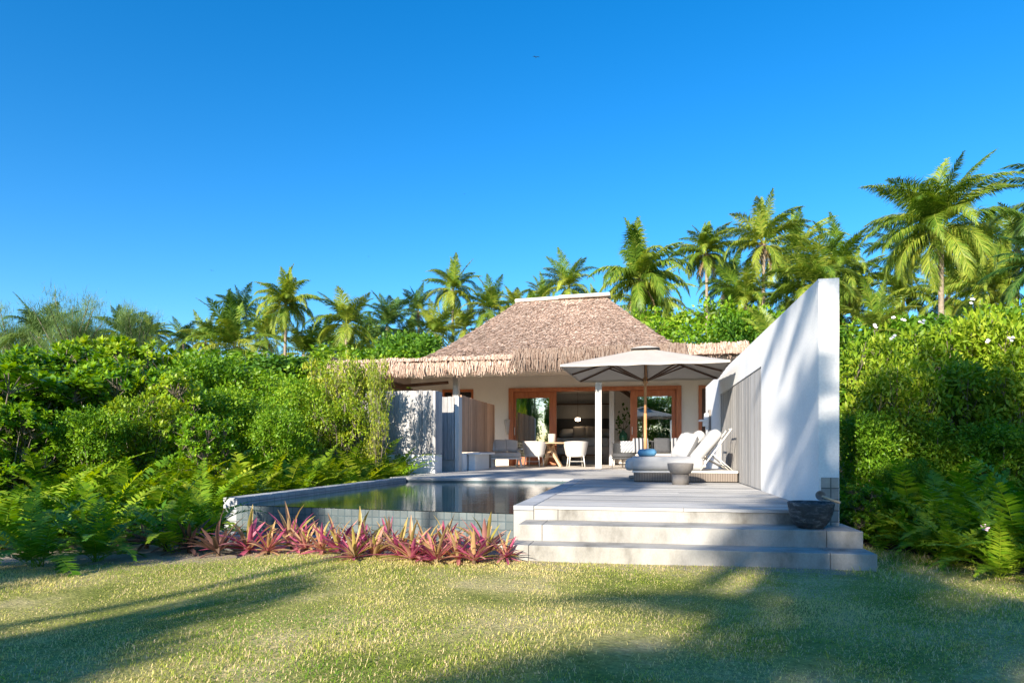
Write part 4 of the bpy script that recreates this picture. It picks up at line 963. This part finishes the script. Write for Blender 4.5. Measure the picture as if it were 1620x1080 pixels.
# --- feathery tree
def feathery(px, py, td, hw, label, seed):
    r = np.random.default_rng(seed); x, y = at(px, td); H = zt(py, td)-LAWN; W = hw*td/1080
    t = thing('feathery_tree', label, 'tree', (x, y, LAWN)); st = MB(); acc = Acc(); tp = (np.array([[-.05, 0, 0], [.05, 0, 0], [0, 1, 0]]), np.zeros((0, 4), int), np.array([[0, 1, 2]]))
    st.tube([(0, 0, 0), (.2, 0, H*.3), (0, .1, H*.6)], [.3, .22, .14], 8)
    for k in range(34):
        a = r.uniform(0, 6.28); q = W*r.uniform(.15, 1.0); z1_ = H*r.uniform(.60, .97)*(1-.16*(q/W)**2); z0_ = H*r.uniform(.3, .58)
        e = np.array([q*math.cos(a), q*math.sin(a), z1_]); mi = np.array([e[0]*.4, e[1]*.4, (z0_+z1_)/2]); st.tube([(0, 0, z0_), tuple(mi), tuple(e)], [.10, .06, .02], 5, False)
        n = 420; s = r.uniform(.45, 1.1, n)[:, None]; p = mi+(e-mi)*s+r.normal(0, .36, (n, 3))*[1, 1, .5]; d = r.normal(0, .6, (n, 3))+norm(e-mi)*.6+[0.3, 0, -.15]
        V, Q, T, kk = scatter(tp, p, d, np.array([0, 0, 1.0]), r.uniform(.3, .7, n), np.full(n, .26)); acc.add(V, np.zeros((0, 4)), T, r.uniform(0, .5))
    link('crown', acc.mesh('crown'), M['needle'], t); st.build('trunk', M['bark'], t)
feathery(115, 452, 46, 85, 'tall feathery casuarina tree on the left skyline', 1)
feathery(215, 475, 50, 38, 'smaller feathery tree right of the tall one', 2)
feathery(20, 470, 50, 60, 'feathery tree cut by the left edge of the picture', 3)
# --- left bank shrubs
S1 = 'big leaved shrubs in the left bank'; S2 = 'small leaved bushes in the left bank'
for a in [(20, 555, 12.5, 80, 'scaevola', 'big leaved glossy shrub at the left edge, nearest to the corner', 'scaevola', S1), (100, 548, 14.0, 80, 'scaevola', 'big leaved shrub second from the left edge', 'scaevola', S1),
          (155, 535, 16, 85, 'scaevola', 'lime green shrub on top of the left bank', 'lime', S1), (235, 545, 15.5, 75, 'scaevola', 'lime green shrub on the crest right of the first lime one', 'lime', S1),
          (185, 570, 11.5, 80, 'scaevola', 'bright glossy big leaved shrub in the middle of the left bank', 'scaevola', S1), (80, 600, 10.3, 80, 'scaevola', 'dark big leaved shrub low at the left', 'scaevola', S1),
          (255, 590, 11.0, 66, 'scaevola', 'big leaved shrub between the ferns and the dense bushes', 'lime', S1), (322, 655, 9.6, 48, 'scaevola', 'low dark rosette shrub above the ferns', 'scaevola', S1),
          (10, 640, 8.8, 70, 'scaevola', 'low dark shrub at the left edge above the ferns', 'scaevola', S1),
          (330, 560, 15, 80, 'fine', 'dense bright green bush on the crest of the bank', 'fine', S2), (400, 572, 14.5, 72, 'fine', 'dense bush right of the crest bush', 'fine', S2), (300, 605, 12.3, 66, 'fine', 'dense bush in front of the crest bush', 'fine', S2),
          (380, 615, 12, 62, 'fine', 'shaded dense bush in the middle of the bank', 'fine', S2), (455, 590, 14, 56, 'fine', 'dense bush left of the yellow bush', 'fine', S2), (440, 640, 11.6, 50, 'fine', 'low dense bush above the yellow green ferns', 'fine', S2),
          (512, 560, 15.2, 52, 'yellow', 'yellow green bush just left of the thatched eave', 'yellowleaf', S2), (558, 554, 14.6, 44, 'yellow', 'yellow leaved bush growing up in front of the left eave', 'yellowleaf', S2), (598, 560, 14.1, 26, 'yellow', 'tall thin yellow leaved bush against the board screen', 'yellowleaf', S2),
          (535, 618, 14.0, 50, 'yellow', 'low yellow green bush below the eave', 'frangi', S2), (225, 620, 10.2, 60, 'frangi', 'pale green bush in the middle of the left bank', 'frangi', S2), (150, 640, 9.4, 60, 'fine', 'dark bush behind the left ferns', 'fine', S2)]:
    bush(a[0], a[1], a[2], a[3], a[4], a[5], m=a[6], group=a[7])
for i, (x, y, H, rad) in enumerate([(-9.5, 8.5, 2.2, 1.3), (-12, 11, 2.8, 1.6), (-15, 9, 2.6, 1.7), (-14.5, 15, 3.4, 2.0), (-19, 13, 3.2, 2.2), (-9.0, 6.3, 1.5, 1.0), (-12, 7, 1.8, 1.3), (7.5, 9, 2.6, 1.4), (9.5, 12, 3.2, 1.8), (6.8, 6.2, 1.5, 1.0), (11, 8, 2.4, 1.6)]):
    bush(0, 0, 0, 0, 'fine' if i % 2 else 'scaevola', 'leafy shrub just outside the picture at the %s' % ('left' if x < 0 else 'right'), group='shrubs beyond the picture edges', xyz=(x, y, H, rad))
# --- right bank
S3 = 'pale leaved flowering shrubs right of the white wall'
fl = []
for a in [(1385, 520, 9.6, 70, 'frangi', 'pale leaved flowering shrub directly right of the white wall'), (1465, 500, 10.2, 80, 'frangi', 'pale leaved flowering shrub below the largest palm'), (1560, 482, 10.0, 80, 'frangi', 'tall pale leaved flowering shrub near the right edge'),
          (1640, 500, 9.4, 80, 'frangi', 'pale leaved flowering shrub cut by the right edge'), (1420, 560, 8.6, 70, 'frangi', 'lower pale leaved shrub in front, nearest the wall'), (1520, 560, 8.8, 80, 'frangi', 'lower pale leaved shrub in front, with bare branches below'), (1610, 575, 8.4, 70, 'frangi', 'lower pale leaved shrub in front at the right edge')]:
    t = bush(*a[:6], group=S3)
for a in [(1380, 650, 8.0, 60, 'fine', 'dark leafy bush low beside the white wall'), (1480, 660, 8.2, 70, 'fine', 'dark leafy bush behind the right ferns'), (1590, 660, 7.8, 70, 'fine', 'dark leafy bush at the right edge behind the ferns'), (1360, 765, 6.7, 34, 'scaevola', 'low broad leaved plant beside the steps'), (1430, 720, 7.4, 46, 'fine', 'small leafy bush between the right ferns')]:
    bush(*a[:6], group='low bushes right of the steps', m='fine' if a[4] == 'fine' else 'scaevola')
def flower(px, py, td, label, m='bloom', sc=1.0, group='white blossoms on the right hedge'):
    x, y = at(px, td); z = zt(py, td); o = MB()
    rr = random.Random(px)
    for h in range(3 if m == 'bloom' else 1):
        cx, cy, cz = (rr.uniform(-.03, .03) for _ in range(3)) if m == 'bloom' else (0, 0, 0)
        for k in range(5):
            a = k*2*PI/5; d = Vector((math.cos(a), math.sin(a)*.6-.5, math.sin(a)*.8+.35)).normalized(); s_ = d.cross(Vector((0, -.7, .7))).normalized()
            c_ = Vector((cx, cy, cz)); L_ = .030*sc
            n0 = Vector((0, -.7, .7))*.004
            o.add([c_, c_+d*L_*.6-s_*L_*.32+n0, c_+d*L_, c_+d*L_*.6+s_*L_*.32+n0, c_+d*L_*.5+n0*2], [(0, 1, 4), (1, 2, 4), (2, 3, 4), (3, 0, 4)])
    ob = o.build('blossom', M[m]); ob.location = (x, y, z); tag(ob, label, 'flower', group)
for px, py, lab in [(1382, 516, 'white blossom at the top of the hedge nearest the wall'), (1413, 503, 'white blossom just right of the one nearest the wall'), (1427, 509, 'small white blossom third from the wall'), (1458, 511, 'wide white blossom fourth from the wall'),
                    (1537, 477, 'white blossom highest on the hedge'), (1558, 540, 'white blossom on the front of the hedge below the palm'), (1600, 537, 'white blossom near the right edge of the hedge'), (1411, 534, 'tiny white blossom inside the hedge near the wall')]:
    flower(px, py, 9.0, lab)
flower(1557, 836, 5.0, 'single pale pink blossom among the ferns at the lower right', 'pinkbloom', 1.3, None)
# --- ferns, left bank
rr = random.Random(21); cnt = 0
zones = [('yellow green fern in the sunny bank beside the pool', 'fern', 'ferns in the sun beside the pool'), ('fern in the shaded bank at the lower left', 'fernshade', 'ferns in the shade at the lower left'), ('green fern in the middle of the left bank', 'fern', 'ferns in the middle of the left bank')]
for row, (off_, n_) in enumerate([(0, 11), (.55, 11), (1.2, 11), (1.9, 10), (2.7, 9)]):
    for k in range(n_):
        f = (k+rr.uniform(-.3, .3))/(n_-1)
        if f < .42: q = f/.42; x = -7.4+q*2.3; y = 4.3+q*1.6
        else: q = (f-.42)/.58; x = -5.1-.05*q; y = 5.9+q*8.0
        x -= off_+rr.uniform(-.15, .15); y += off_*.35+rr.uniform(-.15, .15)
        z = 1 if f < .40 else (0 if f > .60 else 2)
        sc = (rr.uniform(.85, 1.12)+.16*row)*(.80 if f < .42 else .70+.65*f)
        fern(x, y, sc, zones[z][0]+[', in the front row', ', in the second row', ', in the third row', ', in the fourth row', ', in the back row'][row], 'fernshade' if (z == 1 and rr.random() < .5) else 'fern', zones[z][2], big=(row == 0 and f < .5))
for i, (px, py, td) in enumerate([(330, 830, 6.6), (275, 850, 6.2), (150, 880, 5.7), (60, 900, 5.4)]):
    x, y = at(px, td); fern(x, y, .8, ['fern arching over the bronze leaved plants by the pool corner', 'fern left of the one by the pool corner', 'big dark fern spilling onto the sandy edge', 'dark fern at the very lower left of the bank'][i], 'fernshade' if i > 1 else 'fern', 'ferns at the front edge of the left bank', big=True)
# --- ferns, right bank
rz_ = [('bright fern in the sunlit pocket right of the steps', 'fern'), ('shade-toned fern in the shaded right bank', 'fernshade')]
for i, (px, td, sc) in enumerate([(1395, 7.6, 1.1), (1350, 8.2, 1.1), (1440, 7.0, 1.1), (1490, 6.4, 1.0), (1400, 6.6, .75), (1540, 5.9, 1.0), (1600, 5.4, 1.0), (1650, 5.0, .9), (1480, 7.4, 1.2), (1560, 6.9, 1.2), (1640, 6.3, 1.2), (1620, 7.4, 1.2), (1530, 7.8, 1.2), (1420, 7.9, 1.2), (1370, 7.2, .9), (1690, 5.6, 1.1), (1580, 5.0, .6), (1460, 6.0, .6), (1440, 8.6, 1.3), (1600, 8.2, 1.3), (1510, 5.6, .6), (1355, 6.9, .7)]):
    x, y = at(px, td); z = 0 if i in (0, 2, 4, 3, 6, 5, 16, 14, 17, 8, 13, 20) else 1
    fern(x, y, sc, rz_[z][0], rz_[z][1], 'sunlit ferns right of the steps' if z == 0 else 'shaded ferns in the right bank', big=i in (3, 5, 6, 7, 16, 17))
for i in range(20):
    y = 7.6+6.6*i/19+rr.uniform(-.15, .15); x = -5.15-rr.uniform(0, .25)-(.75 if i % 2 else 0)
    fern(x, y, rr.uniform(1.05, 1.35)+.2*(i % 2)+.012*i, 'tall yellow green fern %s' % ('leaning on the pool coping' if i % 2 == 0 else 'behind those leaning on the pool coping'), 'fernyellow', 'tall yellow green ferns along the pool coping')
# undergrowth: uncountable low leaves on the soil
def undergrowth(n, seed, xr, yr, cond, label):
    r = np.random.default_rng(seed); x = r.uniform(*xr, n); y = r.uniform(*yr, n); k = cond(x, y); x = x[k]; y = y[k]; n = len(x)
    p = np.stack([x, y, LAWN+.02+r.uniform(0, .42, n)**1.3], 1); d = r.normal(0, 1, (n, 3)); d[:, 2] = abs(d[:, 2])*.6
    V, Q, T, kk = scatter(leaf_tpl(.4, .5, .2), p, d, np.array([0, 0, 1.0])+r.normal(0, .3, (n, 3)), r.uniform(.06, .13, n))
    o = link('undergrowth', npmesh('undergrowth', V, Q, T, np.repeat(r.uniform(0, .3, n), kk)), M['fernshade']); tag(o, label, 'undergrowth', kind='stuff')
undergrowth(26000, 1, (-10, -4.8), (4.2, 15), lambda x, y: (y > 4.6+(-5.0-x).clip(0, 9)*-.35+.75) & (x < -4.85), 'low dark leaves covering the soil of the left bank')
undergrowth(16000, 2, (1.9, 8), (3.5, 14), lambda x, y: (y > 6.9-(x-2.2)*1.35) & (x > 2.0), 'low dark leaves covering the soil of the right bank')
# --- pink sword-leaved plants
def sword(seed, n=17, L=.36):
    r = np.random.default_rng(seed); acc = Acc(); f = np.arange(n)/n; az = np.arange(n)*2.4+r.normal(0, .3, n); el = 1.35-1.15*f+r.normal(0, .22, n)
    l_ = L*r.uniform(.65, 1.15, n); V = []; Q = []; TI = []
    for k in range(n):
        d = np.array([math.cos(az[k]), math.sin(az[k]), 0]); sd = np.array([-d[1], d[0], 0]); p = d*.012; th = el[k]; seg = 5; dr = r.uniform(.1, .9); ti = r.uniform(-.2, .75) if r.random() < .8 else .9
        b = len(V)
        for s in range(seg+1):
            q = s/seg; w_ = .017*(math.sin(PI*(.18+.82*q))**.6 if q < 1 else .03)*1.0+.001
            nr = np.array([0, 0, 1.0])*math.cos(th)-d*math.sin(th)
            V += [p-sd*w_+nr*w_*.5, p, p+sd*w_+nr*w_*.5]; TI += [ti]*3
            p = p+(d*math.cos(th)+np.array([0, 0, 1.0])*math.sin(th))*l_[k]/seg; th -= dr/seg
            if s < seg: a = b+s*3; Q += [(a, a+1, a+4, a+3), (a+1, a+2, a+5, a+4)]
    acc.add(np.array(V), Q, [], np.array(TI)); return acc.mesh('leaves')
SW = [sword(i, 22, .34) for i in range(4)]; SWP = [sword(30+i, 9, .33) for i in range(2)]
def spiky(px, py, sc, label, m='pinkleaf', group='pink leaved plants along the pool wall', extra=True, i=[0]):
    x, y = GZ(px, py, LAWN); i[0] += 1; rr = random.Random(i[0])
    t = thing('sword_leaf_plant', label, 'plant', (x, y, LAWN), 0, group)
    o = link('leaves', SW[i[0] % 4], None, t, (0, 0, .03), (rr.uniform(-.3, .3), rr.uniform(-.3, .3), rr.uniform(0, 6.28)), (sc*1.15, sc*1.15, sc*rr.uniform(.8, 1.1)))
    if not SW[i[0] % 4].materials: SW[i[0] % 4].materials.append(M['pinkleaf'])
    o.material_slots[0].link = 'OBJECT'; o.material_slots[0].material = M[m]
    if extra:
        o = link('pale_leaves', SWP[i[0] % 2], M['palegreenleaf'], t, (0, 0, .04), (0, 0, rr.uniform(0, 6.28)), (sc*1.1,)*3)
    MB().tube([(0, 0, -.02), (0, 0, .06)], [.022, .016], 8).build('stem', M['brownleaf'], t)
pk = [(393, 874), (424, 877), (462, 868), (484, 873), (510, 876), (536, 878), (571, 876), (592, 884), (616, 870), (632, 884), (650, 890), (677, 882), (703, 876), (725, 890), (750, 893), (768, 882), (800, 887), (690, 892), (560, 888)]
for k, (px, py) in enumerate(pk):
    lab = ['pink sword leaved plant at the left end of the bright row', 'bright magenta plant second from the left in the row', 'tall pink and green plant in front of the dark pool wall', 'dense pink plant right of the tallest one in the left clump', 'pink plant at the right edge of the left clump',
           'small pink plant in the gap between the two clumps', 'pink plant starting the middle clump', 'low pink plant with leaves lying on the sand at left of the middle clump', 'tall crimson plant in the middle clump', 'pink plant in front of the tall crimson one', 'low striped plant in front of the middle of the row',
           'pale pink plant right of the crimson one', 'pale green and pink plant against the tiled wall', 'magenta plant low in front of the tiled wall', 'large pink plant near the step end of the row', 'pink and yellow plant against the wall near the steps', 'small plant at the right end of the row beside the steps', 'low pink plant between the pale plant and the magenta plant', 'low crimson plant at the front of the middle clump'][k]
    spiky(px, py, random.Random(k).uniform(.66, 1.08) if k != 16 else .6, lab)
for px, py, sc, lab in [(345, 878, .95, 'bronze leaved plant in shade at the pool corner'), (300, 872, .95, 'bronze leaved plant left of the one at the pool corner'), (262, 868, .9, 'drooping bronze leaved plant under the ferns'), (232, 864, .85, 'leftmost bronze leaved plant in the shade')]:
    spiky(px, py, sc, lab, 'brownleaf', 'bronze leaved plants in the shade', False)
# vase branches
m = Acc(); r = np.random.default_rng(4); n = 46; p = r.normal(0, 1, (n, 3))*[.20, .12, .20]+[0, 0, .72]
V, Q, T, kk = scatter(leaf_tpl(.5, .55, .2), p, r.normal(0, 1, (n, 3))+[0, 0, .3], np.array([0, -.6, .8]), r.uniform(.12, .2, n)); m.add(V, Q, T, .1)
vs = [o for o in bpy.data.objects if o.name.startswith('vase')][0]; link('leaves', m.mesh('leaves'), M['palmdark'], vs)
MB().tube([(0, 0, .3), (.02, 0, .7)], .01, 5).tube([(0, 0, .3), (-.12, .02, .65)], .008, 5).tube([(0, 0, .3), (.14, -.02, .7)], .008, 5).build('branches', M['bark'], vs)
# curtains inside
def curtain(px0, px1, yy, label):
    x0 = XY(px0, yy)[0]; x1 = XY(px1, yy)[0]; m = MB(); k = max(3, int((x1-x0)/.09))
    m.grid(lambda i, j: (x0+(x1-x0)*i, yy+.035*math.sin(i*k*2*PI)+.004*math.sin(j*5), .03+2.4*j), k*8, 4)
    o = m.build('curtain', M['curtain'], smooth=2); tag(o, label, 'curtain', 'curtains behind the sliding doors'); return o
curtain(817, 834, HF+.45, 'pale curtain gathered behind the left glass door'); curtain(1040, 1066, HF+.45, 'pale curtain gathered behind the right glass door'); curtain(833, 842, HF+.7, 'grey inner curtain edge right of the pale left curtain')
# pendant glow above the bed
t = thing('pendant_lamp', 'small glowing lamp above the bed inside', 'lamp', (XY(914, 26.6)[0], 26.6, 1.62))
e, n_, l_, p_ = mat('lamp_glow'); p_.inputs['Emission Color'].default_value = (1, .75, .5, 1); p_.inputs['Emission Strength'].default_value = 4
M['glow'] = e
MB().lathe([(.03, 0), (.10, .02), (.10, .12), (.04, .14)], n=16).build('shade', M['glow'], t, smooth=2); MB().tube([(0, 0, .14), (0, 0, 1.13)], .006, 6).build('cord', M['darkwood'], t)
# birds
def bird(px, py, td, label, s=1.0, rz=0):
    x, y = at(px, td); t = thing('bird', label, 'bird', (x, y, zt(py, td)), rz, 'birds in the sky')
    MB().tube([(0, -.28, 0), (0, -.18, .01), (0, 0, .02), (0, .2, .01), (0, .36, 0)], [.015, .06, .075, .05, .015], 8).build('body', M['feather'], t, smooth=2)
    for sx in (-1, 1):
        MB().add([(0, -.12, .03), (sx*.4, -.16, .16), (sx*.85, .05, .10), (sx*.38, .06, .15), (0, .1, .03), (sx*.38, -.05, .175)], [(0, 1, 5), (1, 2, 5), (2, 3, 5), (3, 4, 5), (4, 0, 5)]).build('wing', M['feather'], t)
    t.scale = (s,)*3
bird(848, 91, 90, 'dark bird flying high in the middle of the sky', .62, R(20)); bird(335, 428, 110, 'tiny dark bird low over the left palms', .42, R(60)); bird(735, 307, 120, 'tiny speck of a bird above the palm with coconuts', .28, R(10)); bird(583, 406, 120, 'tiny speck of a bird left of the palm with coconuts', .28, R(40))
# ------------------------------------------------------------ trees behind the camera (they shade the lawn and mirror in the glass)
def caster(target, height):   # tree-heart position whose shadow centre lands on the target
    tz = target[2]; s = (height-tz)/-SUN[2]; return target[0]-SUN[0]*s, target[1]-SUN[1]*s
GB = 'trees standing behind the viewer'
for i, (tg, h, sc, v) in enumerate([((3.05, 6.2, 1.35), 8.5, .78, 1), ((-.25, 11.7, -.35), 9.8, .5, 2), ((-2.9, 14.6, 0), 10.5, .62, 4), ((.75, 2.7, LAWN), 6.6, .62, 0), ((2.5, 3.2, LAWN), 7.4, .66, 3), ((1.25, 6.0, -.15), 8.8, .34, 5), ((1.7, 7.7, .30), 9.4, .30, 6), ((3.6, 4.0, LAWN), 6.2, .5, 2)]):
    x, y = caster(tg, h); palm(0, 0, 0, ['tall palm behind the viewer shading the white wall', 'taller palm behind the viewer shading the daybed', 'tallest palm behind the viewer shading the far deck', 'low palm behind the viewer shading the middle of the lawn', 'low palm behind the viewer shading the right of the lawn', 'small crowned palm behind the viewer shading the steps', 'small crowned palm behind the viewer shading the foot of the wall', 'short palm behind the viewer at the far right'][i], v, xyz=(x, y, h, sc), group=GB, rz=i*1.3)
for i, (tx, ty, tz, h, rad) in enumerate([(.5, 2.6, LAWN, 5.0, .6), (1.9, 3.2, LAWN, 5.4, .5), (3.1, 4.2, LAWN, 5.2, .5), (-2.35, 4.9, LAWN, 5.4, .6), (-2.0, 3.4, LAWN, 5.0, .6), (-4.1, 5.4, LAWN, 6.2, .7), (-6.3, 6.2, LAWN+.1, 6.0, 1.1), (-3.9, 6.7, .5, 6.2, .8)]):
    x, y = caster((tx, ty, tz), h+LAWN); bush(0, 0, 0, 0, 'yellow' if i < 3 else 'tree', 'slim leafy tree behind the viewer shading the lawn', 'tree', m='treeleaf', name='leafy_tree', group=GB, xyz=(x, y, h, rad))
for i in range(9):
    bush(0, 0, 0, 0, 'tree', 'broad leafy tree in the row far behind the viewer', 'tree', group='tree row far behind the viewer', xyz=(-26+6.2*i+1.3*math.sin(i*5), -31+3*math.sin(i*3), 8+math.sin(i*7), 3.9), m='fine')
